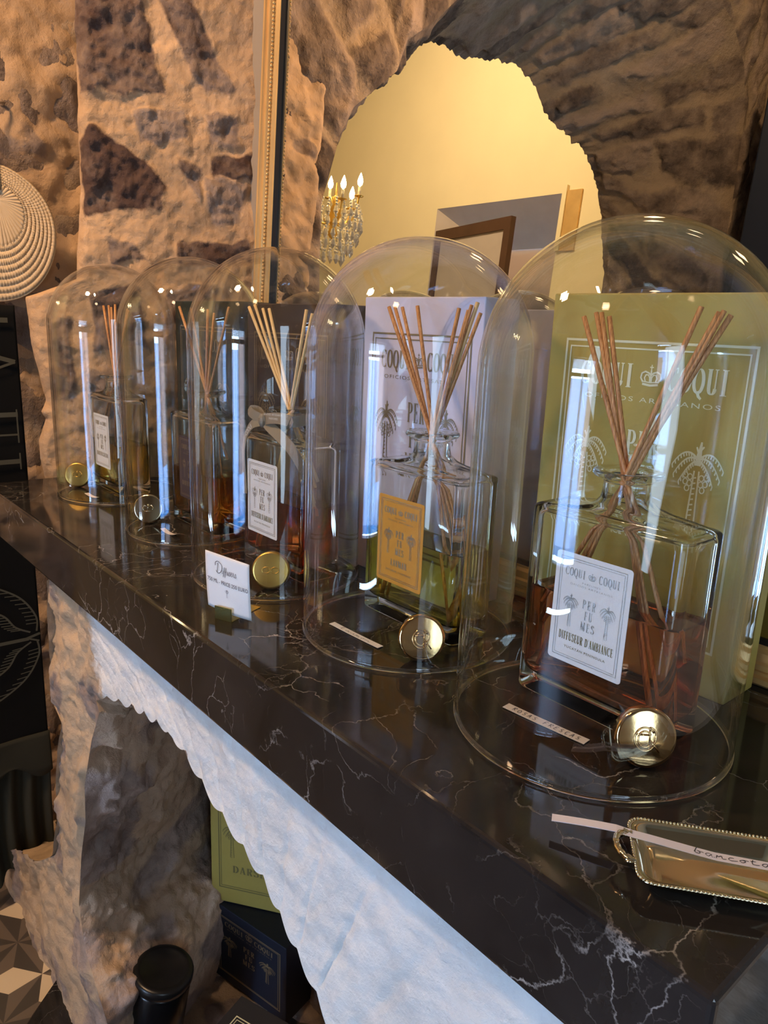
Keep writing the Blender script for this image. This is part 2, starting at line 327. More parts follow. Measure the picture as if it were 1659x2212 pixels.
G = {
 'I': (.34, [[(.17, 0), (.17, 1)]], [(.04, 0, .30), (.04, 1, .30)]),
 'C': (.50, [arc(.26, .5, .2, .47, 55, 305, 22), [(.43, .96), (.43, .74)], [(.43, .04), (.43, .24)]], []),
 'O': (.52, [arc(.26, .5, .2, .47, 0, 360, 30)], []),
 'Q': (.52, [arc(.26, .5, .2, .47, 0, 360, 30), [(.24, .1), (.32, -.1), (.44, -.2)]], []),
 'U': (.54, [[(.14, 1), (.14, .25)]+arc(.27, .25, .13, .22, 180, 360, 12)[1:], [(.40, .25), (.40, 1)]], [(.03, 1, .24), (.32, 1, .48)]),
 'P': (.50, [[(.14, 0), (.14, 1)], [(.14, .98)]+arc(.24, .73, .18, .25, 90, -90, 14)+[(.14, .48)]], [(.03, 0, .26), (.03, 1, .2)]),
 'E': (.46, [[(.14, 0), (.14, 1)], [(.14, .98), (.40, .98)], [(.14, .52), (.34, .52)], [(.14, .02), (.41, .02)], [(.39, 1), (.39, .80)], [(.40, 0), (.40, .2)], [(.33, .43), (.33, .61)]], [(.03, 0, .2), (.03, 1, .2)]),
 'R': (.52, [[(.14, 0), (.14, 1)], [(.14, .98)]+arc(.24, .75, .17, .23, 90, -90, 14)+[(.14, .52)], [(.28, .52), (.42, 0)]], [(.03, 0, .25), (.03, 1, .2), (.37, 0, .5)]),
 'F': (.44, [[(.14, 0), (.14, 1)], [(.14, .98), (.39, .98)], [(.14, .52), (.32, .52)], [(.38, 1), (.38, .80)], [(.31, .43), (.31, .61)]], [(.03, 0, .26), (.03, 1, .2)]),
 'M': (.66, [[(.1, 0), (.1, 1)], [(.13, 1), (.33, .05)], [(.33, .05), (.52, 1)], [(.54, 0), (.54, 1)]], [(.02, 0, .18), (.44, 0, .64), (.02, 1, .16), (.5, 1, .63)]),
 'S': (.46, [[(.38, .78), (.36, .92), (.25, .98), (.13, .93), (.09, .76), (.14, .62), (.25, .52), (.36, .42), (.40, .26), (.35, .08), (.23, .02), (.12, .07), (.08, .24)], [(.39, .96), (.39, .76)], [(.07, .04), (.07, .24)]], []),
 'L': (.44, [[(.14, 0), (.14, 1)], [(.14, .02), (.40, .02)], [(.39, 0), (.39, .22)]], [(.03, 1, .26), (.03, 0, .2)]),
 'A': (.52, [[(.26, 1), (.08, 0)], [(.26, 1), (.42, 0)], [(.14, .3), (.36, .3)]], [(.01, 0, .16), (.34, 0, .51)]),
 'V': (.50, [[(.08, 1), (.26, 0)], [(.26, 0), (.42, 1)]], [(.01, 1, .18), (.35, 1, .5)]),
 'N': (.56, [[(.1, 0), (.1, 1)], [(.11, 1), (.45, 0)], [(.46, 0), (.46, 1)]], [(.02, 0, .19), (.02, 1, .16), (.37, 1, .55)]),
 'D': (.54, [[(.14, 0), (.14, 1)], [(.14, .98)]+arc(.22, .5, .24, .48, 90, -90, 20)+[(.14, .02)]], [(.03, 0, .2), (.03, 1, .2)]),
 'B': (.50, [[(.14, 0), (.14, 1)], [(.14, .98)]+arc(.22, .76, .17, .22, 90, -90, 12)+[(.14, .54)], [(.14, .53)]+arc(.22, .27, .2, .25, 90, -90, 12)+[(.14, .02)]], [(.03, 0, .2), (.03, 1, .2)]),
 "'": (.2, [[(.1, 1.02), (.08, .8)]], []), ' ': (.3, [], []),
}
THIN = {'M': (0, 2), 'N': (0, 2), 'A': (0,), 'V': (1,), 'U': (1,)}
def didone(art, txt, x, y, h, width, spacing=.05):
    adv = sum(G[c][0]+spacing for c in txt)-spacing; sx = width/adv; cx = x
    for c in txt:
        a, st, ser = G[c]; tr = (lambda cx_, : (lambda p: (cx_+p[0]*sx, y+p[1]*h)))(cx)
        for i, pts in enumerate(st):
            art.stroke(pts, .06 if i in THIN.get(c, ()) else (K if len(pts) != 2 or abs(pts[0][1]-pts[1][1]) > .5 else .05), tr, contrast=.045)
        for x0, yy, x1 in ser: art.stroke([(x0, yy+(.018 if yy == 0 else -.018)), (x1, yy+(.018 if yy == 0 else -.018))], .036, tr)
        cx += (a+spacing)*sx
_tc = {}
def sans(art, txt, x, y, h, width, shear=0, spacing=1.0, rot=0):
    if not txt.strip(): return
    key = (txt, shear, spacing)
    if key not in _tc:
        cu = bpy.data.curves.new('t', 'FONT'); cu.body = txt; cu.size = 1; cu.shear = shear; cu.space_character = spacing; cu.resolution_u = 3
        ob = bpy.data.objects.new('t', cu); C.objects.link(ob); dg = bpy.context.evaluated_depsgraph_get(); dg.update()
        me = bpy.data.meshes.new_from_object(ob.evaluated_get(dg)); vs = [tuple(v.co[:2]) for v in me.vertices]; fs = [list(p.vertices) for p in me.polygons]
        bpy.data.objects.remove(ob); bpy.data.curves.remove(cu); bpy.data.meshes.remove(me); _tc[key] = (vs, fs)
    vs, fs = _tc[key]; x0 = min(v[0] for v in vs); x1 = max(v[0] for v in vs); o = len(art.v); sx = width/(x1-x0); sy = h/.72
    c_, s_ = math.cos(rot), math.sin(rot)
    for v in vs:
        a, b = (v[0]-x0)*sx, v[1]*sy; art.v.append((x+a*c_-b*s_, y+a*s_+b*c_))
    art.f += [[i+o for i in f] for f in fs]
def crown(art, cx, y, w):
    T = lambda p: (cx+p[0]*w, y+p[1]*w); q = .075
    art.stroke([(-.38, .02), (0, -.03), (.38, .02)], .1, T); art.stroke([(-.36, .13), (0, .09), (.36, .13)], q*.7, T)
    for s in (-1, 1):
        art.stroke([(s*.36, .1), (s*.48, .28), (s*.44, .48), (s*.28, .56), (s*.1, .5), (0, .4)], q, T)
        art.stroke([(s*.24, .12), (s*.3, .28), (s*.24, .42), (s*.12, .42), (s*.05, .3), (s*.04, .12)], q*.8, T)
    art.stroke([(0, .1), (0, .62)], q, T); art.stroke([(0, .62), (0, .86)], .05, T); art.stroke([(-.09, .75), (.09, .75)], .05, T)
def palm(art, cx, y0, y1, w, fine=True):
    """trunk foot at y0, crown top at y1, crown width w"""
    H = y1-y0; yc = y1-.17*H; q = .035*w
    for s in (-1, 1): art.stroke([(cx+s*w*.10, y0), (cx+s*w*.05, yc-.1*H)], q)
    for i in range(14 if fine else 7):
        yy = y0+(yc-.12*H-y0)*i/(14 if fine else 7); art.stroke([(cx-w*.07, yy), (cx+w*.01, yy+.01*H)], q*.9)
    for s in (-1, 1):
        for (ex, ey, pk) in ((.54, -.07, .06), (.49, -.16, .03), (.36, -.22, -.01)):
            pts = [(cx+s*w*ex*t, yc+H*((pk*4*t*(1-t)*1.3)+ey*t*t)) for t in [i/10 for i in range(11)]]
            art.stroke(pts, [q*1.3*(1-.5*i/10) for i in range(11)])
            if fine:
                for i in range(2, 11):
                    p = pts[i]; art.stroke([p, (p[0]-s*w*.02, p[1]-H*.035)], q*.8)
        for (dx, dy) in ((.12, -.16), (.22, -.15), (.12, -.22), (.21, -.21), (.16, -.27)):
            art.stroke(arc(cx+s*w*dx, yc+H*dy, w*.05, w*.06, 0, 360, 10), q*.7)
    art.stroke([(cx, yc-.05*H), (cx+w*.01, yc+.05*H), (cx+.03*w, y1)], [q*3, q*3, q]); art.stroke([(cx, yc+.05*H), (cx-.06*w, yc+.12*H)], q); art.stroke([(cx, yc+.07*H), (cx+.09*w, yc+.13*H)], q)

def label_art(last1, last2, fine=True):
    a = Art(); w, h = .0725, .098
    a.frame(.06*w, .045*h, .94*w, .96*h, .0006); a.frame(.09*w, .066*h, .91*w, .94*h, .0004)
    didone(a, 'COQUI', .14*w, .80*h, .075*h, .27*w); didone(a, 'COQUI', .59*w, .80*h, .075*h, .27*w); crown(a, .5*w, .81*h, .10*w)
    sans(a, 'PARFUMES', .38*w, .755*h, .016*h, .24*w, spacing=1.3); sans(a, 'OFICIOS ARTESANOS', .22*w, .722*h, .017*h, .56*w, spacing=1.3)
    palm(a, .25*w, .34*h, .64*h, .19*w, fine); palm(a, .75*w, .34*h, .64*h, .19*w, fine)
    didone(a, 'PER', .41*w, .545*h, .08*h, .18*w, .18); didone(a, 'FU', .45*w, .445*h, .08*h, .11*w, .18); didone(a, 'MES', .41*w, .345*h, .08*h, .19*w, .15)
    b = Art(); didone(b, last1, (.13 if len(last1) > 8 else .32)*w, .21*h, .075*h, (.74 if len(last1) > 8 else .36)*w); sans(b, last2, .22*w, .14*h, .022*h, .56*w, spacing=1.2)
    return a, b
def box_art(W_, H_, bottom=None):
    a = Art(); s = W_/.227; h0 = H_-.357
    X = lambda x: x*s; Z = lambda z: z*H_/.357
    a.frame(X(.020), Z(.042), X(.2105), Z(.3145), .0022); a.frame(X(.0255), Z(.0485), X(.205), Z(.308), .0014)
    didone(a, 'COQUI', X(.041), Z(.272), Z(.022), X(.057)); didone(a, 'COQUI', X(.133), Z(.272), Z(.022), X(.056)); crown(a, X(.1165), Z(.276), X(.021))
    sans(a, 'OFICIOS ARTESANOS', X(.048), Z(.2595), Z(.0045), X(.137), spacing=1.25)
    palm(a, X(.055), Z(.135), Z(.231), X(.044)); palm(a, X(.172), Z(.135), Z(.231), X(.044))
    didone(a, 'PER', X(.099), Z(.209), Z(.024), X(.034), .1); didone(a, 'FU', X(.104), Z(.178), Z(.024), X(.024), .1); didone(a, 'MES', X(.097), Z(.147), Z(.024), X(.037), .1)
    if bottom:
        didone(a, bottom, X(.055), Z(.092), Z(.02), X(.12))
    return a

# ================================================================== THE SETTING
# ---- rough stone surfaces: a displaced grid with a 'stone' attribute (red = stone or mortar, green = tone, blue = plaster)
def grid_wall(name, mat, nu, nv, pos, attr, smooth=True):
    """pos(i/nu, j/nv) -> point ; attr(u, v, p) -> (red, green, blue)"""
    me = bpy.data.meshes.new(name); vs = []; cols = []
    for j in range(nv+1):
        for i in range(nu+1):
            p, c = pos(i/nu, j/nv); vs.append(p); cols.append(c)
    fs = [(j*(nu+1)+i, j*(nu+1)+i+1, (j+1)*(nu+1)+i+1, (j+1)*(nu+1)+i) for j in range(nv) for i in range(nu)]
    me.from_pydata(vs, [], fs); at = me.color_attributes.new('stone', 'FLOAT_COLOR', 'POINT')
    flat = np.ones((len(vs), 4), np.float32); flat[:, :3] = np.array(cols, np.float32); at.data.foreach_set('color', flat.ravel())
    for p in me.polygons: p.use_smooth = smooth
    me.materials.append(MT[mat]); o = bpy.data.objects.new(name, me); C.objects.link(o); return o
def in_poly(x, y, poly):
    """signed distance-ish to a convex-ish polygon, positive inside"""
    ins = False; n = len(poly); d = 1e9
    for i in range(n):
        x1, y1 = poly[i]; x2, y2 = poly[(i+1) % n]
        if (y1 > y) != (y2 > y) and x < (x2-x1)*(y-y1)/(y2-y1)+x1: ins = not ins
        dx, dy = x2-x1, y2-y1; t = max(0, min(1, ((x-x1)*dx+(y-y1)*dy)/(dx*dx+dy*dy))); d = min(d, math.hypot(x-x1-t*dx, y-y1-t*dy))
    return d if ins else -d

# ---- side wall of the chimney niche (splayed, left of the mirror): s runs from the inner corner to its rough end
A0 = Vector((-1.335, .452, 0)); DU = Vector((-.22, -.34, 0)).normalized(); NS = Vector((-DU.y, DU.x, 0))
if NS.dot(Vector((0, -.33, 0))-A0) < 0: NS = -NS
STN = [([(.328, .90), (.188, .90), (.149, .718), (.293, .704)], .35), ([(.199, .677), (.113, .691), (.106, .645), (.197, .633)], .8),
       ([(.305, .631), (.269, .649), (.189, .608), (.147, .556), (.161, .515), (.269, .499), (.305, .507)], .12),
       ([(.156, .88), (.101, .88), (.038, .757), (.014, .728), (.072, .724), (.103, .759)], .55), ([(.072, .686), (.014, .682), (.011, .644), (.069, .64)], .7),
       ([(.07, .624), (-.011, .625), (-.014, .586), (.067, .581)], .25), ([(.124, .605), (.083, .592), (.085, .535), (.105, .558)], .6),
       ([(.075, .576), (-.001, .577), (.012, .499), (.068, .496)], .85), ([(.262, .461), (.221, .463), (.189, .423), (.256, .412)], .6),
       ([(.132, .459), (-.009, .467), (-.009, .425), (.13, .422)], .3), ([(.30, .36), (.20, .37), (.19, .26), (.29, .24)], .45),
       ([(.16, .38), (.06, .39), (.05, .30), (.15, .28)], .7), ([(.17, .22), (.05, .24), (.06, .12), (.18, .11)], .4), ([(.31, .20), (.22, .21), (.22, .10), (.30, .09)], .65),
       ([(.37, .30), (.33, .31), (.34, .15), (.38, .15)], .6), ([(.15, .08), (.02, .08), (.02, .02), (.15, .02)], .5)]
ENDZ = [(-.02, .410), (.03, .416), (.067, .417), (.112, .401), (.126, .409), (.148, .401), (.21, .411), (.27, .419), (.296, .420), (.346, .422), (.37, .36), (.384, .325), (.55, .311), (.70, .305), (1.2, .29)]
def lerp_tab(tab, z):
    for (a, x), (b, y) in zip(tab, tab[1:]):
        if z <= b: return x+(y-x)*max(0, (z-a))/(b-a)
    return tab[-1][1]
def side_pos(u, v):
    z = -.02+v*1.12; s = -.03+u*(lerp_tab(ENDZ, z)+.03); p0 = A0+DU*s+Vector((0, 0, z))
    q = Vector((s*14, z*14, 3)); wob = .010*noise.noise(q*1.2)+.006*noise.noise(q*3)
    best = -1; tone = .5
    for poly, tn in STN:
        d = in_poly(s+wob, z+wob*1.3+.006*noise.noise(q*2.1), poly)
        if d > best: best = d; tone = tn
    red = max(0, min(1, .5+best/.014))
    h = .010*fn(p0, 9)+.004*fn(p0, 40)+red*(.004+.010*fn(p0, 28, 5))
    edge = max(0, 1-(lerp_tab(ENDZ, z)-s)/.03); h -= .03*edge**2
    return p0+NS*h, (red, tone, 0)
o = struct(grid_wall('wall_left', 'wall_stone', 150, 330, side_pos, None))
# ---- face of the wall that turns left from the niche, with the hook and the fan on it; below it a recess
F0 = Vector((-1.50, .16, 0)); DF = Vector((-.22, -.24, 0)).normalized(); NF = Vector((.737, -.676, 0))
def face_pos(u, v):
    z = -1.1+v*2.3; y = .47-u*.72; p0 = Vector((-1.982, y, z)); n_ = noise.noise(Vector((y*7, z*5, 8)))+.4*noise.noise(Vector((y*20, z*20, 2)))
    e = max(0, 1-min(v, 1-v, 1-u)/.05); h = (.022*fn(p0, 5)+.008*fn(p0, 20)+.003*fn(p0, 60))*(1-e)-.035*e*e; red = max(0, min(1, .5+(n_-.52)*5))
    return Vector((-1.982+h, y, z)), (red*.8, .8+.2*noise.noise(p0*5), 0)
struct(grid_wall('wall_left', 'wall_stone', 90, 260, face_pos, None))
# ---- back wall behind the mirror
def back_pos(u, v):
    x = -2.2+u*2.75; z = -.12+v*2.6
    p0 = Vector((x, .462, z)); return p0+Vector((0, -.006*fn(p0, 6), 0)), (0, .5, 0)
struct(grid_wall('wall_back', 'plain', 60, 60, back_pos, None))
# recess behind the banner
mb = MB(); mb.box(-2.3, -1.47, .40, .46, -1.2, .9); struct(mb.build('wall_back', 'plain'))
mb = MB(); mb.box(-1.72, -1.53, .24, .40, -1.2, .36); struct(mb.build('wall_left', 'plain'))

# ---- fireplace front (white combed plaster over stone), arch opening below the shelf
INNER = [(-1.12, -1.12), (-1.10, -.905), (-1.15, -.863), (-1.20, -.82), (-1.215, -.735), (-1.18, -.606), (-1.145, -.518), (-1.138, -.446), (-1.107, -.377), (-1.088, -.3355),
         (-1.045, -.268), (-1.055, -.252), (-1.01, -.228), (-.968, -.218), (-.885, -.199), (-.8126, -.1885), (-.767, -.192), (-.7365, -.2017), (-.71, -.2123), (-.68, -.224), (-.6427, -.2342),
         (-.6076, -.2450), (-.570, -.2560), (-.5386, -.2780), (-.5086, -.2990), (-.4802, -.3180), (-.4603, -.3368), (-.41, -.39), (-.37, -.46), (-.35, -.56), (-.34, -.8), (-.34, -1.12)]
OUTER = [(-1.96, -1.13), (-1.93, -1.08), (-1.68, -.91), (-1.46, -.80), (-1.361, -.724), (-1.304, -.586), (-1.293, -.4825), (-1.27, -.424), (-1.2454, -.3756), (-1.281, -.3556),
         (-1.277, -.29), (-1.275, -.246), (-1.274, -.19), (-1.264, -.12), (-1.20, -.086), (-1.0, -.086), (-.90, -.086), (-.85, -.086), (-.80, -.086), (-.74, -.086), (-.69, -.086),
         (-.64, -.086), (-.58, -.086), (-.52, -.086), (-.46, -.086), (-.40, -.086), (-.34, -.086), (-.22, -.086), (.0, -.086), (.4, -.2), (.4, -.6), (.4, -1.12)]
def along(tab, u):
    n = len(tab)-1; i = min(int(u*n), n-1); f = u*n-i; a, b = tab[i], tab[i+1]; return (a[0]+(b[0]-a[0])*f, a[1]+(b[1]-a[1])*f)
CUM = [0]
for a, b in zip(INNER, INNER[1:]): CUM.append(CUM[-1]+math.hypot(b[0]-a[0], b[1]-a[1]))
def arclen(u):
    n = len(INNER)-1; i = min(int(u*n), n-1); return CUM[i]+(CUM[i+1]-CUM[i])*(u*n-i)
def scallop(s): return abs(math.sin(PI*s/.044+.5*math.sin(s*21)))
def fire_inner(u):
    x, z = along(INNER, u); L = arclen(u)
    if -1.04 < x < -.36 and z > -.6:
        k = min(1, (x+1.04)/.1); z += .011*k*(1-scallop(L)); x -= .002*k
    return x, z
def front_pos(u, v):
    xi, zi = fire_inner(u); xo, zo = along(OUTER, u); x = xi+(xo-xi)*v; z = zi+(zo-zi)*v
    p0 = Vector((x, .022, z)); L = arclen(u); white = max(0, min(1, (x+1.10+.05*noise.noise(p0*12)+(z+.1)*.25)/.10)) if z > -.5 or x > -.6 else max(0, min(1, (x+.6)/.1))
    gr = (1-scallop(L))**7; h = .0035*fn(p0, 25)+.0012*fn(p0, 90)
    h -= white*gr*.008*(1-v*.7)*(.5+.8*abs(noise.noise(p0*30)))
    h += (1-white)*(.014*fn(p0, 8)+.006*fn(p0, 30))
    h *= min(1, v*14)
    return p0+Vector((0, -h, 0)), (max(0, min(1, .5+2.2*(fn(p0, 9, 3)-.18)))*(1-white)*.8, .6, white)
struct(grid_wall('trim_1', 'fire_stone', 560, 60, front_pos, None))
def reveal_pos(u, v):
    xi, zi = fire_inner(u); y = .022+v*.40
    p0 = Vector((xi, y, zi)); cx, cz = -.72, -.55; d = Vector((cx-xi, 0, cz-zi)); d.normalize()
    if xi < -.95: k = min(1, (-.95-xi)/.1); p0 = p0-Vector((.15*v*k, 0, 0))
    h = min(1, v*8)*(1-.6*v)*(.036*fn(p0, 6)+.030*fn(p0, 15, 5)+.006*fn(p0, 60)+.035*max(0, noise.noise(Vector((arclen(u)*11, y*9, 4)))))
    m = max(0, min(1, .5+3*noise.noise(Vector((arclen(u)*10, y*7, 0)))))
    return p0+d*h, (m, .45+.4*noise.noise(p0*6), 0)
struct(grid_wall('trim_2', 'jamb_stone', 420, 90, reveal_pos, None))
# left return of the pillar and the ledge of the plaster breast beyond the shelf end
def ret_pos(u, v):
    xo, zo = along(OUTER[3:15], u); y = .022+v*.35; p0 = Vector((xo+.02*v, y, zo))
    return p0+Vector((-.012*fn(p0, 10), 0, 0)), (.4, .6, 0)
struct(grid_wall('trim_3', 'fire_stone', 100, 30, ret_pos, None))
def ledge_pos(u, v):
    p0 = Vector((-.16+u*.6, .018+v*.42, -.090)); return p0+Vector((0, 0, .004*fn(p0, 20)+.002*fn(p0, 60)-.002)), (.0, .5, .75)
struct(grid_wall('trim_4', 'fire_stone', 80, 60, ledge_pos, None))
def plinth_pos(u, v):
    x = -2.2+u*.86; ztop = max(-1.1, -1.10+.30*max(0, min(1, (x+1.95)/.5))); a = v*2
    if a < 1: y = .035; z = -1.11+(ztop+1.11)*a
    else: y = .035+.4*(a-1); z = ztop+.02*(a-1)
    p0 = Vector((x, y, z)); n_ = Vector((0, -1 if a < 1 else -.3, .3 if a < 1 else 1)); return p0+n_*(.022*fn(p0, 7)+.008*fn(p0, 25)), (.25, .6, 0)
struct(grid_wall('trim_5', 'fire_stone', 90, 60, plinth_pos, None))
# firebox
def fback_pos(u, v):
    p0 = Vector((-1.6+u*2.0, .42, -1.15+v*1.06)); return p0+Vector((0, -.02*fn(p0, 6)-.012*fn(p0, 18), 0)), (max(0, min(1, .5+3*fn(p0, 5, 2))), .4, 0)
struct(grid_wall('wall_back', 'jamb_stone', 110, 60, fback_pos, None))
mb = MB(); mb.box(-1.6, .4, .435, .46, -1.15, -.09); mb.box(-.335, .40, .06, .42, -1.15, -.12); struct(mb.build('wall_back', 'plain'))
def hearth_pos(u, v):
    p0 = Vector((-1.35+u*1.1, .03+v*.4, -1.085)); return p0+Vector((0, 0, .035*fn(p0, 7)+.01*fn(p0, 25))), (max(0, min(1, .5+3*fn(p0, 9, 2))), .3, .0)
struct(grid_wall('trim_6', 'jamb_stone', 80, 40, hearth_pos, None))

# ---- floor: star tiles
mb = MB(); r = .125; z0 = -1.10; cx0, cy0 = -1.605, -.006; rot0 = math.radians(8)
def star(cx, cy):
    for k in range(6):
        a = rot0+k*PI/3; tip = (cx+r*math.cos(a), cy+r*math.sin(a), z0)
        for sgn, mi in ((-1, 1), (1, 2)):
            b = a+sgn*PI/6; q = r/math.sqrt(3); v = (cx+q*math.cos(b), cy+q*math.sin(b), z0)
            tri = [(cx, cy, z0), v, tip] if sgn < 0 else [(cx, cy, z0), tip, v]
            mb.add(tri, [(0, 1, 2)], mi)
def hexa(cx, cy):
    for k in range(6):
        a0, a1 = rot0+k*PI/3, rot0+(k+1)*PI/3; q = r/math.sqrt(3); b = (a0+a1)/2
        mb.add([(cx+r*math.cos(a0), cy+r*math.sin(a0), z0), (cx+r*math.cos(a1), cy+r*math.sin(a1), z0), (cx+q*math.cos(b), cy+q*math.sin(b), z0)], [(0, 1, 2)], 0)
for i in range(-9, 22):
    for j in range(-26, 8):
        a, b = i*2*r*math.cos(PI/6)*1.0, 0
        ux, uy = math.cos(rot0+PI/6)*r*math.sqrt(3), math.sin(rot0+PI/6)*r*math.sqrt(3)
        vx, vy = math.cos(rot0+PI/2)*r*math.sqrt(3), math.sin(rot0+PI/2)*r*math.sqrt(3)
        x, y = cx0+i*ux+j*vx, cy0+i*uy+j*vy
        if -2.4 < x < .2 and -.75 < y < .3: star(x, y); hexa(x, y)
mb.box(-7.0, 1.6, -3.2, .5, -1.2, z0-.004, 2); struct(mb.build('floor', ['tileA', 'tileB', 'tileC']))

# ---- the room behind the camera, seen in the mirror
mb = MB(); mb.box(-7.0, 1.6, -3.2, .5, 3.2, 3.3); struct(mb.build('ceiling', 'ceil'))
mb = MB(); mb.box(1.5, 1.6, -3.2, .5, -1.1, 3.2); struct(mb.build('wall_right', 'plain'))
mb = MB(); mb.box(-7.0, -6.9, -3.2, .5, -1.1, 3.2); mb.box(-7.0, -2.1, .44, .5, -1.1, 3.2); struct(mb.build('wall_far', 'plaster'))
mb = MB(); mb.box(-2.3, 1.6, .47, .5, -1.1, 3.2); struct(mb.build('wall_back', 'plain'))
# outer wall y=-3.1 with the glazed door (this room) and the shuttered window (next room)
DX0, DX1, DZ1 = -.80, .25, .98
mb = MB(); y0, y1 = -3.5, -3.1
mb.box(DX1, 1.6, y0, y1, -1.1, 3.2); mb.box(DX0, DX1, y0, y1, DZ1, 3.2); mb.box(-2.3, DX0, y0, y1, -1.1, 3.2); struct(mb.build('wall_front', 'plain'))
WX0, WX1, WZ = -4.50, -3.293, 1.575
mb = MB(); mb.box(WX1, -2.3, y0, y1, -1.1, 3.2); mb.box(-7.0, WX0, y0, y1, -1.1, 3.2)
mb.box(WX0, WX1, y0, y1, WZ+.0, 3.2)
struct(mb.build('wall_front', 'plaster'))
mb = MB()  # splayed, bare-rendered head and cheeks of the window recess
ix0, ix1, iz = -4.16, -3.42, 1.30
mb.quad((WX0, -3.101, WZ), (WX1, -3.101, WZ), (ix1, -3.42, iz), (ix0, -3.42, iz))
mb.quad((WX1, -3.101, WZ), (WX1, -3.101, -1.1), (ix1, -3.42, -1.1), (ix1, -3.42, iz)); mb.quad((WX0, -3.101, WZ), (WX0, -3.101, -1.1), (ix0, -3.42, -1.1), (ix0, -3.42, iz))
struct(mb.build('window_1', 'lilac'))
mb = MB(); mb.box(WX1, WX1+.035, -3.10, -3.075, 1.2, 1.62, 0); mb.box(WX1+.035, WX1+.15, -3.10, -3.085, 1.20, 1.585, 1); struct(mb.build('trim_7', ['plaster', 'gilt']))
mb = MB(); mb.box(-4.20, -3.38, -3.46, -3.43, -1.1, 1.33); struct(mb.build('window_1', simple('pinkish_panel', (.50, .37, .32), .7)))  # panel added to close the window, keeping daylight off the recess
# open brown casement of that window
r0 = empty('window_shutter', (-4.45, -3.09, -1.1)); tag(r0, 'dark brown wooden casement standing open in the far window, seen in the mirror', 'window casement')
P1, P2 = Vector((0, 0, 0)), Vector((.93, .20, 0)); dv = (P2-P1).normalized(); L_ = (P2-P1).length
mt = Matrix(((dv.x, -dv.y, 0, 0), (dv.y, dv.x, 0, 0), (0, 0, 1, 0), (0, 0, 0, 1)))
mb = MB(); hz = 2.50; mb.box(0, .07, -.02, .02, .0, hz, 0, mt); mb.box(L_-.07, L_, -.02, .02, 0, hz, 0, mt); mb.box(.07, L_-.07, -.02, .02, hz-.08, hz, 0, mt); mb.box(.07, L_-.07, -.02, .02, 0, .3, 0, mt); mb.box(.07, L_-.07, -.02, .02, 1.2, 1.25, 0, mt)
mb.build('sash_frame', 'wood', r0)
mb = MB(); mb.box(.07, L_-.07, -.006, .006, .3, hz-.08, 0, mt); mb.build('panel', 'lilac', r0)
# glazed door of this room: frame, mullions, transom light above
t = empty('door_1', ((DX0+DX1)/2, -3.3, -1.1)); struct(t)
mb = MB()
for x0, x1, za, zb in ((DX0, DX0+.05, -1.1, DZ1), (DX1-.05, DX1, -1.1, DZ1), (-.31, -.25, -1.1, .30), (DX0, DX1, .28, .40), (DX0, DX1, DZ1-.05, DZ1), (DX0, DX1, -1.1, -.85)):
    mb.box(x0-t.location.x, x1-t.location.x, -.03, .03, za+1.1, zb+1.1)
mb.build('door_frame', 'navy', t)
# navy door leaf folded back into the room
r0 = empty('door_leaf', (-.86, -3.06, -1.1)); tag(r0, 'dark navy painted door leaf folded back at the right edge of the mirror image', 'door')
P2 = Vector((-.99, .36, 0)); dv = P2.normalized(); L_ = P2.length
mt = Matrix(((dv.x, -dv.y, 0, 0), (dv.y, dv.x, 0, 0), (0, 0, 1, 0), (0, 0, 0, 1)))
mb = MB(); mb.box(0, L_, -.025, .025, 0.01, 3.0, 0, mt); lf = mb.build('leaf', 'navy', r0); bevel(lf, .006)
mb = MB(); mb.tube([(0, 0, 0), (0, .06, 0), (.10, .06, 0)], .009); hh = mb.build('handle', 'gold_satin', r0, tuple(mt @ Vector((L_-.08, .025, 1.0))))
# outside, seen only as reflections: sea, pink facade, striped awning
mb = MB(); mb.box(-30, 30, -80, -6, -1.6, -1.5); tag(mb.build('sea_water', 'sea'), 'blue sea outside the glazed door, only seen reflected in the glass domes', 'sea', kind='stuff')
mb = MB(); mb.box(.30, 3.2, -7.2, -6.6, -1.2, 4.0); fo = mb.build('street_building', 'facade'); bevel(fo, .02); tag(fo, 'pinkish house front outside the door, only seen reflected in the glass domes', 'building')
mb = MB(); n_ = 12
for k in range(n_):
    x_ = DX0-.3+(DX1-DX0+.6)*k/n_; q_ = (DX1-DX0+.6)/n_*.93
    mb.add([(x_, -3.56, 1.18), (x_+q_, -3.56, 1.18), (x_+q_, -4.5, .62), (x_, -4.5, .62), (x_, -3.56, 1.19), (x_+q_, -3.56, 1.19), (x_+q_, -4.5, .63), (x_, -4.5, .63)], [(0, 1, 2, 3), (7, 6, 5, 4), (0, 4, 5, 1), (1, 5, 6, 2), (2, 6, 7, 3), (3, 7, 4, 0)])
tag(mb.build('door_awning', 'awning'), 'pale striped awning above the glazed door, only seen reflected in the glass domes', 'awning')
w_ = MB(); w_.box(1.1, 1.6, -6.62, -6.57, .5, 1.6); w_.build('window', 'box_navy', fo)

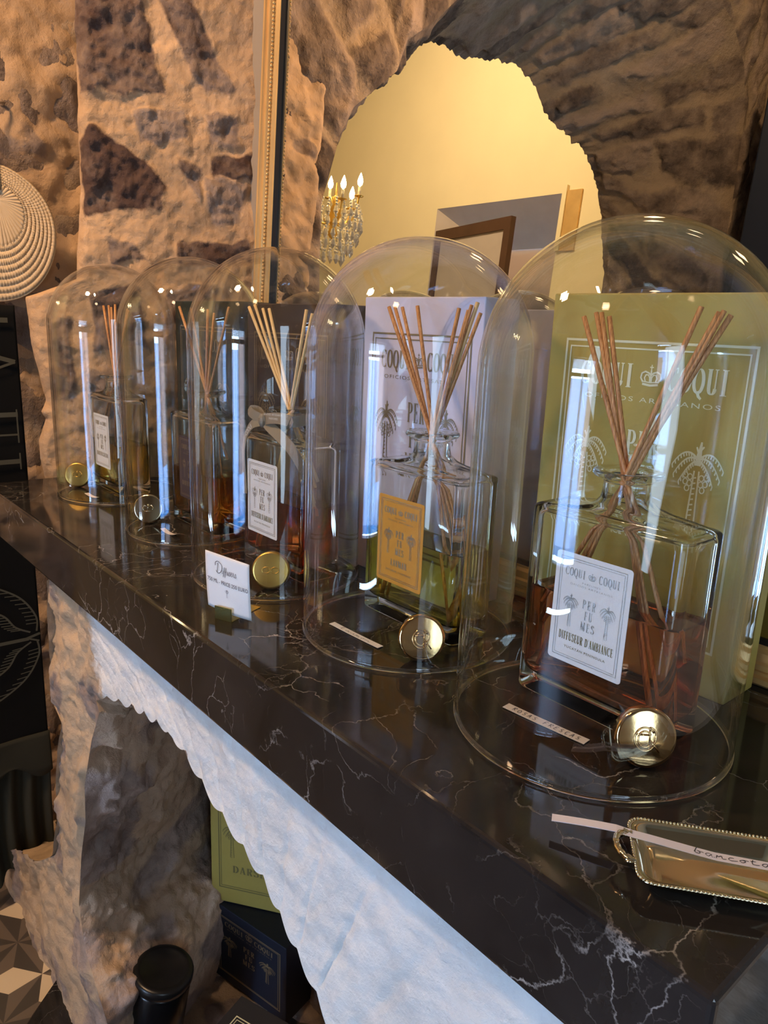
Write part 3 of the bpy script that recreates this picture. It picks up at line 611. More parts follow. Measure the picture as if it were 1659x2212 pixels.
# arch wall: front face x=-2.0, back face x=-2.5, rough stone
AF = [(-.284, -1.1), (-.29, 0), (-.284, .47), (-.271, .581), (-.258, .744), (-.304, .956), (-.346, 1.048), (-.42, 1.12), (-.50, 1.20), (-.53, 1.30), (-.64, 1.40), (-.82, 1.60),
      (-1.05, 1.76), (-1.30, 1.92), (-1.55, 2.03), (-1.80, 2.12), (-2.05, 2.16), (-2.30, 2.14), (-2.52, 2.08), (-2.70, 1.95), (-2.80, 1.75), (-2.83, 1.45), (-2.85, 1.1), (-2.86, .7), (-2.86, 0), (-2.86, -1.1)]
AB = [(-.35, -1.1), (-.35, 0), (-.36, .47), (-.38, .58), (-.40, .74), (-.46, .956), (-.54, 1.10), (-.64, 1.25), (-.74, 1.36), (-.84, 1.45), (-.927, 1.518), (-.993, 1.578),
      (-1.066, 1.609), (-1.145, 1.620), (-1.258, 1.614), (-1.40, 1.655), (-1.56, 1.68), (-1.682, 1.681), (-1.872, 1.558), (-1.973, 1.525), (-2.135, 1.505), (-2.254, 1.448), (-2.344, 1.357), (-2.431, 1.213), (-2.541, .919), (-2.55, -1.1)]
AO = [(.5, -1.1), (.5, -.4), (.5, .1), (.5, .5), (.5, 1.0), (.5, 1.5), (.5, 2.0), (.5, 2.6), (.3, 3.2), (0, 3.2), (-.2, 3.2), (-.5, 3.2),
      (-.8, 3.2), (-1.1, 3.2), (-1.4, 3.2), (-1.7, 3.2), (-2.1, 3.2), (-2.5, 3.2), (-2.8, 3.2), (-3.1, 3.2), (-3.15, 2.5), (-3.15, 2.0), (-3.15, 1.4), (-3.15, .7), (-3.15, 0), (-3.15, -1.1)]
def vouss(L, w, p0, thick=.17):
    """wedge stones laid across the arch: course index from the length along it"""
    a = L/thick+.35*noise.noise(Vector((L*3, w*2.5, 1))); i = math.floor(a); f = a-i
    k = w/(.42+.2*noise.noise(Vector((i*3.1, 0, 0))))+i*.37; j = math.floor(k); g = k-j
    e = min(min(f, 1-f)*thick, min(g, 1-g)*.4)+.035*noise.noise(p0*4); tone = .5+.9*noise.noise(Vector((i*5.3, j*7.7, 2)))
    e += .02*noise.noise(p0*9)
    return max(0, min(1, .5+(e-.018)/.045)), max(0, min(1, tone))
def alen(u, tab=AB):
    n = len(tab)-1; i = min(int(u*n), n-1); L = 0
    for q in range(i): L += math.hypot(tab[q+1][0]-tab[q][0], tab[q+1][1]-tab[q][1])
    return L+(u*n-i)*math.hypot(tab[i+1][0]-tab[i][0], tab[i+1][1]-tab[i][1])
def arch_front(u, v):
    a = along(AF, u); b = along(AO, u); y = a[0]+(b[0]-a[0])*v; z = a[1]+(b[1]-a[1])*v
    p0 = Vector((-2.0, y, z)); w = math.hypot(y-a[0], z-a[1]); rd, tn = vouss(alen(u, AF), w+.3, p0)
    h = .02*fn(p0, 3)+.008*fn(p0, 16)+rd*(.018+.02*fn(p0, 9)); k = max(0, 1-v/.02)
    return Vector((-2.0+h*(1-k), y, z)), (rd, tn, 0)
struct(grid_wall('wall_arch', 'arch_stone', 420, 110, arch_front, None))
def jag(L): return .022*noise.noise(Vector((L*11, 0, 5)))+.018*noise.noise(Vector((L*30, 1, 0)))+.008*noise.noise(Vector((L*75, 1, 4)))
def arch_reveal(u, v):
    a = along(AF, u); b = along(AB, u); L = alen(u); y = a[0]+(b[0]-a[0])*v; z = a[1]+(b[1]-a[1])*v; x = -2.0-.50*v
    p0 = Vector((x, y, z)); rd, tn = vouss(L+.03, v*.6+.1, p0, .13); d = Vector((0, -1.5-y, .5-z)).normalized()
    h = .02*fn(p0, 4)+.010*fn(p0, 14)+rd*(.022+.018*fn(p0, 12)); h *= min(1, v*7)
    if v > .93: h = h*.3+jag(L)
    return p0+d*h, (rd, tn, 0)
struct(grid_wall('wall_arch', 'arch_stone', 520, 60, arch_reveal, None))
def arch_back(u, v):
    a = along(AB, u); b = along(AO, u); L = alen(u); y = a[0]+(b[0]-a[0])*v; z = a[1]+(b[1]-a[1])*v
    d = Vector((0, -1.5-a[0], .5-a[1])).normalized()*((jag(L)+.3*(.02*fn(Vector((-2.5, y, z)), 4)))*(1-v))
    return Vector((-2.5, y, z))+d, (0, .5, 0)
struct(grid_wall('wall_arch', 'plaster', 300, 20, arch_back, None))

# ================================================================== MANTEL SHELF
def prism(name, poly, z0, z1, mat, parent=None):
    n = len(poly); mb = MB(); mb.add([(x, y, z0) for x, y in poly]+[(x, y, z1) for x, y in poly], [tuple(range(n))[::-1], tuple(range(n, 2*n))]+[(i, (i+1) % n, n+(i+1) % n, n+i) for i in range(n)])
    return mb.build(name, mat, parent, weld=True)
sh = prism('mantel_shelf', [(-1.532, 0), (-.1125, 0), (-.1125, .455), (-1.345, .455), (-1.532, .145)], -.0885, 0, 'marble')
bevel(sh, .0040, 3); tag(sh, 'long black marble mantel shelf with white veins over the white plaster arch', 'mantel shelf')

# ================================================================== MIRROR (leans back against the wall)
mr = empty('leaning_mirror', (-.66, .388, 0)); mr.rotation_euler = (-math.atan(.05), 0, 0)
tag(mr, 'large gilt framed mirror leaning on the back wall behind the boxes', 'mirror')
hw, hh_ = .545, 1.06
mb = MB(); mb.box(-hw+.03, hw-.03, 0, .003, .03, hh_-.03); mb.build('mirror_glass', 'mirror', mr)
def rail(p0, p1, inward):
    """moulded gilt rail: profile across width w (from outside in) and height toward the viewer"""
    prof = [(0, .004), (0, -.016), (.004, -.018), (.008, -.016), (.010, -.012), (.014, -.013), (.020, -.010), (.024, -.0125), (.030, -.0125), (.034, -.009), (.040, -.006), (.040, .002)]
    return prof
def frame_ring(prof, name, mat, parent):
    mb = MB(); vs = []; n = len(prof)
    for cxs, czs in ((-1, 0), (1, 0), (1, 1), (-1, 1)):
        for w_, d in prof:
            vs.append((cxs*(hw-w_), d, (w_ if czs == 0 else hh_-w_)))
    fs = []
    for i in range(4):
        j = (i+1) % 4
        for k in range(n): fs.append((i*n+k, i*n+(k+1) % n, j*n+(k+1) % n, j*n+k))
    mb.add(vs, fs); return mb.build(name, mat, parent, weld=True)
frame_ring([(0, .02), (0, -.016), (.003, -.020), (.008, -.020), (.010, -.015), (.013, -.015), (.016, -.018), (.021, -.018), (.023, -.014), (.031, -.013), (.035, -.009), (.0375, -.0085), (.0375, .02)], 'gilt_frame', 'gilt', mr)
frame_ring([(.0375, .006), (.0375, -.0075), (.042, -.002), (.042, .006)], 'inner_slip', 'black', mr)
mb = MB()
for sx in (-1, 1):
    k = 0
    while k*.0062 < hh_-.07:
        mb.ball((sx*(hw-.0275), -.0155, .035+k*.0062), .0026, n=5); k += 1
k = 0
while k*.0062 < 2*hw-.07: mb.ball((-hw+.035+k*.0062, -.0155, hh_-.0275), .0026, n=5); k += 1
mb.build('beading', 'gilt', mr)

# ================================================================== BOXES
def gift_box(name, x0, y0, w, d, h, mat, foil, label, rz=0, bottom=None, z=0, group=None, tilt=None):
    r = empty(name, (x0, y0, z), rz); tag(r, label, 'box', group)
    mb = MB(); mb.box(0, w, 0, d, 0, h); b = mb.build('carton', mat, r); bevel(b, .0016, 2)
    mb = MB(); mb.box(.003, w-.003, d-.0012, d+.0010, h-.05, h-.002); mb.build('lid_flap', mat, r)
    box_art(w, h, bottom).build('gold_lettering', foil, r, -.0004)
    return r
gift_box('perfume_box', -.4822, .306, .2265, .0585, .358, 'box_olive', 'foil_gold', 'olive green perfume box with gold lettering behind the nearest glass dome')
gift_box('perfume_box', -.7575, .284, .2025, .058, .354, 'box_white', 'foil_bronze', 'lilac white perfume box with bronze lettering behind the second dome from the right')
gift_box('perfume_box', -1.046, .284, .228, .058, .345, 'box_brown', 'foil_dark', 'dark brown perfume box behind the dome with the ribboned bottle')
gift_box('perfume_box', -1.300, .284, .228, .058, .348, 'box_green', 'foil_dark', 'dark green perfume box behind the second dome from the left')
# in the firebox
def fb_box(px, py, z, w, d, h, rz, mat, foil, label, bottom=None):
    return gift_box('perfume_box', px, py, w, d, h, mat, foil, label, rz, bottom, z)
fb_box(-1.235, .300, -1.078, .215, .08, .188, math.radians(14), 'box_navy', 'foil_dark', 'navy blue perfume box standing on the hearth under the olive box')
fb_box(-1.236, .300, -.888, .20, .075, .30, math.radians(36), 'box_olive', 'print_olive', 'olive green perfume box standing on the navy box in the fireplace', 'DARSENA')
lb = empty('perfume_box', (-1.022, .2485, -.985), math.radians(20)); tag(lb, 'charcoal perfume box lying flat with gold lettering, lowest in the fireplace opening', 'box')
mb = MB(); mb.box(0, .23, -.32, 0, 0, .055); bevel(mb.build('carton', 'box_char', lb), .0015)
box_art(.23, .32).build('gold_lettering', 'foil_gold', lb, tr=lambda u, v: (u, v-.32, .0555))
mb = MB(); mb.box(.02, .21, -.30, -.02, -.10, -.001); tag(mb.build('carton_block', 'box_char'), 'dark carton under the charcoal box on the hearth', 'box').location = (-1.022, .2485, -.985)

# ================================================================== DIFFUSER BOTTLES
def rr_ring(a, b, r, morph=0, R=0, nc=7, ns=9):
    pts = []
    r = max(r, 1e-4)
    for q, (sx, sy) in enumerate(((1, 1), (-1, 1), (-1, -1), (1, -1))):
        cx, cy_ = sx*(a-r), sy*(b-r)
        for i in range(nc+1):
            t_ = math.radians(90*q+90*i/nc); pts.append((cx+r*math.cos(t_), cy_+r*math.sin(t_)))
        nx = ((-1, 1), (-1, -1), (1, -1), (1, 1))[q]; e = (nx[0]*(a-r), nx[1]*(b-r)); t_ = math.radians(90*(q+1)); e = (e[0]+r*math.cos(t_), e[1]+r*math.sin(t_)); s0 = pts[-1]
        for i in range(1, ns): pts.append((s0[0]+(e[0]-s0[0])*i/ns, s0[1]+(e[1]-s0[1])*i/ns))
    if morph > 0:
        out = []
        for x, y in pts:
            an = math.atan2(y/b, x/a); out.append((x*(1-morph)+R*math.cos(an)*morph, y*(1-morph)+R*math.sin(an)*morph))
        pts = out
    return pts
def loft(mb, rings, cap0=True, cap1=True):
    vs = []; n = len(rings[0][1])
    for z, pts in rings: vs += [(x, y, z) for x, y in pts]
    fs = [(i*n+k, i*n+(k+1) % n, (i+1)*n+(k+1) % n, (i+1)*n+k) for i in range(len(rings)-1) for k in range(n)]
    if cap0: fs.append(tuple(range(n))[::-1])
    if cap1: fs.append(tuple(range((len(rings)-1)*n, len(rings)*n)))
    mb.add(vs, fs, 0, True)
BA, BD, ZS = .0735, .029, .172
def bottle_outer():
    R = []; rc = .0075
    for i in range(5): t_ = PI/2*i/4; q = .005*(1-math.sin(t_)); R.append((.005*(1-math.cos(t_)), rr_ring(BA-q, BD-q, rc)))
    R.append((.06, rr_ring(BA, BD, rc))); R.append((.12, rr_ring(BA, BD, rc)))
    for i in range(6): t_ = PI/2*i/5; q = .006*(1-math.cos(t_)); R.append((ZS+.004*math.sin(t_), rr_ring(BA-q, BD-q, rc)))
    for f, zz, m in ((.8, .178, .10), (.6, .1805, .3), (.42, .1835, .6)): R.append((zz, rr_ring(BA*f, max(BD*f, .022), .008, m, .024)))
    for rad, zz in ((.0235, .1865), (.0205, .190), (.0195, .195), (.0192, .203)): R.append((zz, rr_ring(BA*.3, .02, .01, 1, rad)))
    for rad, zz in ((.0215, .2065), (.0275, .2085), (.0288, .2105), (.0282, .2128), (.026, .2135), (.020, .2130), (.0162, .2115), (.0155, .207)): R.append((zz, rr_ring(BA*.3, .02, .01, 1, rad)))
    return R
def bottle_inner(top=True, z0=.018, ztop=None, grow=0):
    R = []; rc = .009; a, b = BA-.0042+grow, BD-.0042+grow
    for i in range(5): t_ = PI/2*i/4; q = .009*(1-math.sin(t_)); R.append((z0-grow+.009*(1-math.cos(t_)), rr_ring(a-q, b-q, rc)))
    if ztop is not None:
        R.append((.05, rr_ring(a, b, rc))); R.append((ztop-.0012, rr_ring(a, b, rc))); R.append((ztop, rr_ring(a-.0004, b-.0004, rc))); R.append((ztop-.0008, rr_ring(a-.0035, b-.0035, rc))); return R
    R.append((.08, rr_ring(a, b, rc)))
    for i in range(6): t_ = PI/2*i/5; q = .010*(1-math.cos(t_)); R.append((ZS-.008+.009*math.sin(t_), rr_ring(a-q, b-q, rc)))
    for f, zz, m in ((.6, .1755, .3), (.42, .178, .6)): R.append((zz, rr_ring(BA*f, max(BD*f, .018), .008, m, .020)))
    for rad, zz in ((.0185, .182), (.0158, .188), (.0155, .195)): R.append((zz, rr_ring(BA*.3, .02, .01, 1, rad)))
    return R
mb = MB(); loft(mb, bottle_outer()+bottle_inner()[::-1]); proto_glass = mb.build('bottle_glass', 'bottle', weld=True)
GLASS_ME = proto_glass.data; bpy.data.objects.remove(proto_glass)

def reed_mesh(p0, p1, r, seed):
    p0, p1 = Vector(p0), Vector(p1); rnd = random.Random(seed); n = 6; side = Vector((rnd.uniform(-1, 1), rnd.uniform(-1, 1), 0)).normalized()*rnd.uniform(.0, .0012)
    pts = [p0.lerp(p1, i/n)+side*math.sin(PI*i/n) for i in range(n+1)]; mb = MB(); mb.tube(pts, r, 9); return mb
def ribbon_strip(mb, pts, widths, nrm, th=.0006):
    """flat band along pts; nrm gives its facing at each point"""
    n = len(pts); vs = []
    for i in range(n):
        p = Vector(pts[i]); d = (Vector(pts[min(i+1, n-1)])-Vector(pts[max(i-1, 0)])).normalized(); nn = Vector(nrm[i] if isinstance(nrm, list) else nrm).normalized()
        w_ = d.cross(nn).normalized()*widths[i]/2; nn = w_.cross(d).normalized()*th/2
        vs += [p-w_-nn, p+w_-nn, p+w_+nn, p-w_+nn]
    fs = []
    for i in range(n-1):
        for k in range(4): fs.append((i*4+k, i*4+(k+1) % 4, (i+1)*4+(k+1) % 4, (i+1)*4+k))
    fs += [(3, 2, 1, 0), ((n-1)*4, (n-1)*4+1, (n-1)*4+2, (n-1)*4+3)]
    mb.add(vs, fs, 0, True)
def smoothpts(ps, k=8):
    ps = [Vector(p) for p in ps]; out = []
    for i in range(len(ps)-1):
        a, b, c, d = ps[max(i-1, 0)], ps[i], ps[i+1], ps[min(i+2, len(ps)-1)]
        for j in range(k):
            t_ = j/k; out.append(.5*((2*b)+(-a+c)*t_+(2*a-5*b+4*c-d)*t_*t_+(-a+3*b-3*c+d)*t_**3))
    out.append(ps[-1]); return out

NAMES = ['farthest left', 'second from the left', 'middle', 'second from the right', 'nearest, rightmost']
BOT = [  # x, y, rz, level, label material, foil, two last lines, label x offset, colour words
  dict(x=-1.368, y=.197, lv=.092, lab='label_white', foil='foil_bronze', l=('DIFFUSEUR', ' '), lx=-.006, c='half full of yellow oil, white label'),
  dict(x=-1.050, y=.214, lv=.090, lab='label_plum', foil='foil_dark', l=('DIFFUSEUR', ' '), lx=-.003, c='partly full of amber oil, dark plum label'),
  dict(x=-.803, y=.204, lv=.096, lab='label_white', foil='foil_bronze', l=("DIFFUSEUR D'AMBIANCE", 'YUCATÁN PENINSULA'), lx=-.022, c='half full of dark red oil, with a grey ribbon bow'),
  dict(x=-.560, y=.2215, lv=.097, lab='label_ochre', foil='foil_silver', l=('LAVMAN', 'DIFFUSEUR D\'AMBIANCE'), lx=-.012, c='half full of greenish yellow oil, ochre label'),
  dict(x=-.3215, y=.213, lv=.102, lab='label_white', foil='foil_silver', l=("DIFFUSEUR D'AMBIANCE", 'YUCATÁN PENINSULA'), lx=-.004, c='half full of rose amber oil, white label'),
]
REEDS = [
  ([(-1.400, .335), (-1.388, .336), (-1.378, .333), (-1.372, .338)], [(-1.292, .327), (-1.31, .33)]),
  ([(-1.133, .336), (-1.103, .334)], [(-1.036, .333), (-1.026, .328), (-.9834, .3367)]),
  ([(-.8986, .337), (-.892, .340), (-.8733, .3354), (-.8659, .3355)], [(-.7691, .3347), (-.764, .3305)]),
  ([(-.6341, .3398), (-.6296, .3399), (-.6187, .3399), (-.6002, .3416)], [(-.5273, .3393), (-.5193, .3378), (-.5161, .3427), (-.513, .3453), (-.5088, .3354)]),
  ([(-.3771, .3338), (-.369, .3373), (-.3645, .3375), (-.3600, .3345)], [(-.277, .3424), (-.2657, .339), (-.2625, .3400), (-.2595, .3371)]),
]
DOME = [(-1.345, .186, .1071), (-1.046, .190, .1056), (-.7926, .176, .1073), (-.5545, .192, .1128), (-.3146, .183, .1136)]
H_D = .405
def dome_mesh(R):
    mb = MB(); prof = []; th = .0026
    prof += [(R-.0012, .0022), (R, .0045)]
    prof += [(R, .0045+(H_D-R-.0045)*i/10) for i in range(1, 11)]
    prof += [(R*math.cos(PI/2*i/28), H_D-R+R*math.sin(PI/2*i/28)) for i in range(1, 28)]+[(.0004, H_D)]
    r2 = R-th; prof += [(.0004, H_D-th)]+[(r2*math.cos(PI/2*i/28), H_D-R+r2*math.sin(PI/2*i/28)) for i in range(27, 0, -1)]
    prof += [(r2, H_D-R-(H_D-R-.0045)*i/10) for i in range(0, 11)]+[(r2+.0008, .0022)]
    mb.lathe(prof, 128, closed=True); return mb
def rim_mesh(R):
    mb = MB(); n = 10; prof = [(R-.0013+.0024*math.cos(2*PI*i/n), .0024+.0023*math.sin(2*PI*i/n)) for i in range(n)]
    mb.lathe(prof, 128, closed=True); return mb
DL = ['glass cloche dome at the far left end of the shelf', 'glass cloche dome second from the left, over the plum labelled bottle', 'glass cloche dome over the ribboned bottle, behind the price card',
      'glass cloche dome second from the right, over the ochre labelled bottle', 'nearest and largest looking glass cloche dome at the right']
for i, (b, rd, (dx, dy, R)) in enumerate(zip(BOT, REEDS, DOME)):
    e = empty('glass_cloche', (dx, dy, 0)); tag(e, DL[i], 'glass dome', 'glass cloches along the mantel')
    dome_mesh(R).build('dome', 'cloche', e, weld=True); rim_mesh(R).build('base_rim', 'rim', e, weld=True)
    r = empty('diffuser_bottle', (b['x'], b['y'], 0), b.get('rz', 0))
    tag(r, 'glass diffuser bottle, %s, %s' % (NAMES[i] if i < 4 else 'nearest to the camera', b['c']), 'bottle', 'diffuser bottles under the domes')
    g = bpy.data.objects.new('bottle_glass', GLASS_ME); C.objects.link(g); g.parent = r; g['label'] = 'clear glass'
    mb = MB(); loft(mb, bottle_inner(ztop=b['lv'], grow=.0004)); lq = mb.build('liquid', LIQ[i], r, weld=True)
    mb = MB(); ring = rr_ring(.03625, .049, .003); mb.add([(x, -BD-.0003, z+.0925) for x, z in ring]+[(x, -BD-.0007, z+.0925) for x, z in ring], [tuple(range(len(ring)))[::-1], tuple(range(len(ring), 2*len(ring)))]+[(k, (k+1) % len(ring), len(ring)+(k+1) % len(ring), len(ring)+k) for k in range(len(ring))])
    lo = mb.build('label', b['lab'], r, (b['lx'], 0, 0), weld=True)
    a1, a2 = label_art(*b['l'], fine=i > 2); T = lambda u, v: (u-.03625, -BD-.0009, v+.0435)
    a1.build('foil_print', b['foil'], lo, tr=T); a2.build('foil_text', 'print_olive' if i in (2, 4) else b['foil'], lo, tr=T)
    # reeds: each one a stick of its own, leaning through the neck
    yb = b['y']; nx = b['x']
    for side, tops in ((-1, rd[0]), (1, rd[1])):
        for k, (tx, tz) in enumerate(tops):
            m_ = len(tops); yo = (k-(m_-1)/2)*.0022; neck = Vector((nx+side*(.0015+.0018*(k % 3))-.001, yb+yo*.6, .2125)); top = Vector((tx, yb+yo*1.3+.002*(k % 2), tz))
            d = (neck-top); d.normalize(); n2 = neck+d*((.2125-.0165)/-d.z)
            lim = BA-.008
            if abs(n2.x-nx) > lim: tt = (lim-abs(neck.x-nx))/abs(n2.x-neck.x) ; n2 = neck.lerp(n2, min(1, tt))
            n2.y = max(min(n2.y, yb+.018), yb-.018)
            o = reed_mesh(top, n2, .0019 if k % 3 else .0021, i*20+k+side).build('reed_stick', 'reed_pale' if (i == 2 or (i == 3 and side > 0 and k == 3)) else 'reed')
            rank = sorted(q[0] for q in tops).index(tx); rk = ['leftmost', 'second', 'third', 'fourth', 'fifth'][rank]; rk = rk if rank == 0 else ('rightmost' if rank == m_-1 else rk+' from left')
            tag(o, 'rattan reed leaning %s, %s of its cluster, in bottle %s' % ('left' if side < 0 else 'right', rk, ['at far left', 'with plum label', 'with grey ribbon', 'with ochre label', 'nearest the camera'][i]), 'reed',
                'reeds leaning %s in the bottle %s' % ('left' if side < 0 else 'right', NAMES[i]))
# ribbon bow on the middle bottle
def bottle_child(idx): return [o for o in C.objects if o.name.startswith('diffuser_bottle')][idx]
rb = next(o for o in C.objects if o.name.startswith('diffuser_bottle') and 'ribbon' in o['label'])
mb = MB(); w_ = .014
ring = [(.0215*math.cos(t_), .0215*math.sin(t_), .1985+.002*math.sin(t_)) for t_ in [2*PI*i/40 for i in range(41)]]
ribbon_strip(mb, ring, [w_]*41, [(math.cos(2*PI*i/40), math.sin(2*PI*i/40), 0) for i in range(41)])
KN = Vector((-.020, -.027, .196))
def band(ps, ws, nr=(0, -1, .15)):
    q = smoothpts(ps); n = len(q); ribbon_strip(mb, q, [ws[0]+(ws[1]-ws[0])*i/(n-1) for i in range(n)], nr)
band([KN, KN+Vector((.02, -.006, .005)), KN+Vector((.045, -.006, .008)), KN+Vector((.062, -.002, .006)), KN+Vector((.045, .004, .001)), KN+Vector((.02, .003, -.002)), KN], (w_, w_))
band([KN, KN+Vector((-.02, -.005, .006)), KN+Vector((-.030, -.003, .010)), KN+Vector((-.02, .004, .009)), KN], (w_*.9, w_*.9))
band([KN, KN+Vector((-.018, -.006, -.006)), KN+Vector((-.034, -.007, -.022)), KN+Vector((-.043, -.006, -.045)), KN+Vector((-.047, -.003, -.075)), KN+Vector((-.043, -.004, -.104))], (w_, w_*.9), (-.2, -1, .25))
band([KN, KN+Vector((.02, -.004, -.006)), KN+Vector((.045, -.006, -.014)), KN+Vector((.070, -.004, -.028)), KN+Vector((.086, .000, -.048)), KN+Vector((.088, .001, -.062))], (w_, w_), (.1, -1, .4))
mb.ball(tuple(KN+Vector((0, -.003, 0))), .0078, n=8, sc=(.85, .7, 1.15))
mb.sm = [False]*len(mb.sm); rbn = mb.build('ribbon', 'ribbon', rb); rbn['label'] = 'grey satin ribbon bow with pale lettering'
a = Art(); sans(a, 'OFICIOS ARTESANOS', 0, .003, .0028, .042, spacing=1.3); sans(a, 'PARFUMES', .012, -.002, .0028, .02, spacing=1.3)
a.build('ribbon_text', 'label_white', rbn, tr=lambda u, v: (KN.x+.010+u, KN.y-.0072, KN.z+.0055+v+u*.06))
a = Art(); sans(a, 'COQUI', 0, 0, .006, .02, rot=math.radians(42)); a.build('ribbon_text', 'label_white', rbn, tr=lambda u, v: (KN.x-.032+u, KN.y-.0085, KN.z-.024+v))

# ================================================================== BRASS STOPPERS LEANING AGAINST THE BOTTLES
def emblem(kind):
    if kind == 'bow': return [arc(q*.0040, 0, .0036, .0027, 0, 360, 18) for q in (-1, 1)]
    if kind == 'crown': return [[(-.005, -.003), (.005, -.003)]]+[[(q*.0045, -.002), (q*.0062, .001), (q*.004, .004), (0, .002)] for q in (-1, 1)]+[[(0, -.002), (0, .006)], [(-.0015, .0048), (.0015, .0048)]]
    return [arc(-.001, -.0005, .0058, .0066, 35, 330, 22), arc(.0016, .0012, .0036, .0050, -80, 90, 12)+[(.0016, .0062), (.0016, -.0068)], [(.002, -.001), (.0070, -.0074)], [(-.0062, .002), (.002, .002)], arc(-.001, -.0005, .0038, .0045, 35, 330, 18)]
STP = [(-1.4215, .1360, 58, 'crown', 'gold_satin', 'left of the far left bottle', -12), (-1.108, .1395, 54, 'crown', 'silver', 'left of the plum labelled bottle', -6), (-.7443, .138, 50, 'bow', 'gold_satin', 'beside the price card', 0),
       (-.487, .1495, 50, 'ring', 'gold', 'below the ochre labelled bottle', 0), (-.2515, .1620, 46, 'ring', 'gold', 'against the nearest bottle', 0)]
for x, y, az, kind, mat, lab, tw in STP:
    r = empty('bottle_stopper', (x, y, 0)); tag(r, 'round %s bottle stopper lying %s' % ('pale brass' if mat == 'silver' else 'golden brass', lab), 'stopper', 'brass stoppers beside the bottles')
    rad = .0232; tilt = math.radians(14)
    # local +Z of the lathe -> facing direction f
    azr = math.radians(az); f = Vector((math.sin(azr)*math.cos(tilt), -math.cos(azr)*math.cos(tilt), math.sin(tilt)))
    xax = Vector((math.cos(azr), math.sin(azr), 0)); yax = f.cross(xax)
    mt = Matrix((xax, yax, f)).transposed().to_4x4(); mt.translation = Vector((0, 0, rad*math.cos(tilt)+.0008+.0))
    mb = MB(); mb.lathe([(.0002, .0062), (.0200, .0060), (.0218, .0056), (.0229, .0044), (rad, .003), (rad, -.004), (.0226, -.0050), (.0002, -.0050)], 72, mat=mt); mb.build('cap', mat, r, weld=True)
    mb = MB(); mb.lathe([(.0002, -.019), (.0135, -.019), (.0145, -.017), (.0150, -.0052), (.0002, -.0052)], 40, mat=mt); mb.build('plug', 'cork', r, weld=True)
    mb = MB()
    for st in emblem(kind): mb.tube([mt @ Vector((u*1.35, v*1.35, .0063)) for u, v in st], .00075, 8)
    mb.build('emblem', mat, r)

# ================================================================== SMALL THINGS ON THE SHELF
def paper_strip(name, p0, p1, w, label, mat='paper', curl=.001, text=None, zs=None, bow=0):
    """a narrow strip of paper from p0 to p1 (left edge midpoint to right edge midpoint)"""
    P0, P1 = Vector((*p0, 0)), Vector((*p1, 0)); d = (P1-P0); L = d.length; d.normalize(); s = Vector((-d.y, d.x, 0)); n = 14
    H_ = lambda t_: .0006+(curl*(2*t_-1)**2 if zs is None else lerp_tab(zs, t_))
    off = lambda t_: (t_/.36 if t_ < .36 else (1-t_)/.64)**1.2
    r = empty(name, tuple(P0)); tag(r, label, 'paper strip'); mb = MB(); vs = []
    for i in range(n+1):
        t_ = i/n; p = d*L*t_+s*bow*off(t_)
        for q, zz in ((-1, 0), (1, 0), (1, .0003), (-1, .0003)): vs.append(p+s*w/2*q+Vector((0, 0, H_(t_)+zz)))
    fs = [(i*4+k, i*4+(k+1) % 4, (i+1)*4+(k+1) % 4, (i+1)*4+k) for i in range(n) for k in range(4)]+[(3, 2, 1, 0), (n*4, n*4+1, n*4+2, n*4+3)]
    mb.add(vs, fs); mb.build('paper', mat, r)
    if text: 
        a = Art(); text(a, L, w); a.build('handwriting', 'ink', r, tr=lambda u, v: (d*u+s*(v+bow*off(max(0, min(1, u/L))))+Vector((0, 0, H_(max(0, min(1, u/L)))+.00045))))
    return r
def script(a, strokes, x, y, sx, sy, w):
    for st in strokes: a.stroke([tuple(q[:2]) for q in smoothpts([(x+p[0]*sx, y+p[1]*sy, 0) for p in st], 5)], w)
ROSAS = {'R': [[(.1, 0), (.25, 1)], [(.0, .85), (.5, 1.05), (.75, .8), (.2, .5)], [(.2, .5), (.75, .05)]], 'O': [[(.4, 1), (.08, .6), (.15, .1), (.5, 0), (.75, .5), (.4, 1)]],
         'S': [[(.7, .95), (.3, .9), (.2, .6), (.6, .4), (.5, .05), (.05, .05)]], 'A': [[(0, 0), (.4, 1), (.6, 0)], [(.1, .4), (.6, .42)]], 'F': [[(.1, 0), (.25, 1), (.8, 1)], [(.18, .5), (.6, .52)]],
         'E': [[(.75, 1), (.25, .95), (.2, .5), (.1, .05), (.65, 0)], [(.2, .5), (.6, .52)]], 'C': [[(.75, .9), (.3, .9), (.1, .4), (.3, 0), (.7, .1)]]}
def rosas(a, L, w):
    x = L*.10; st = (L*.86)/13.2
    for c in 'ROSAS FRESCAS':
        if c != ' ': script(a, ROSAS[c], x, -w*.26, st*.80, w*.52, .00055)
        x += st
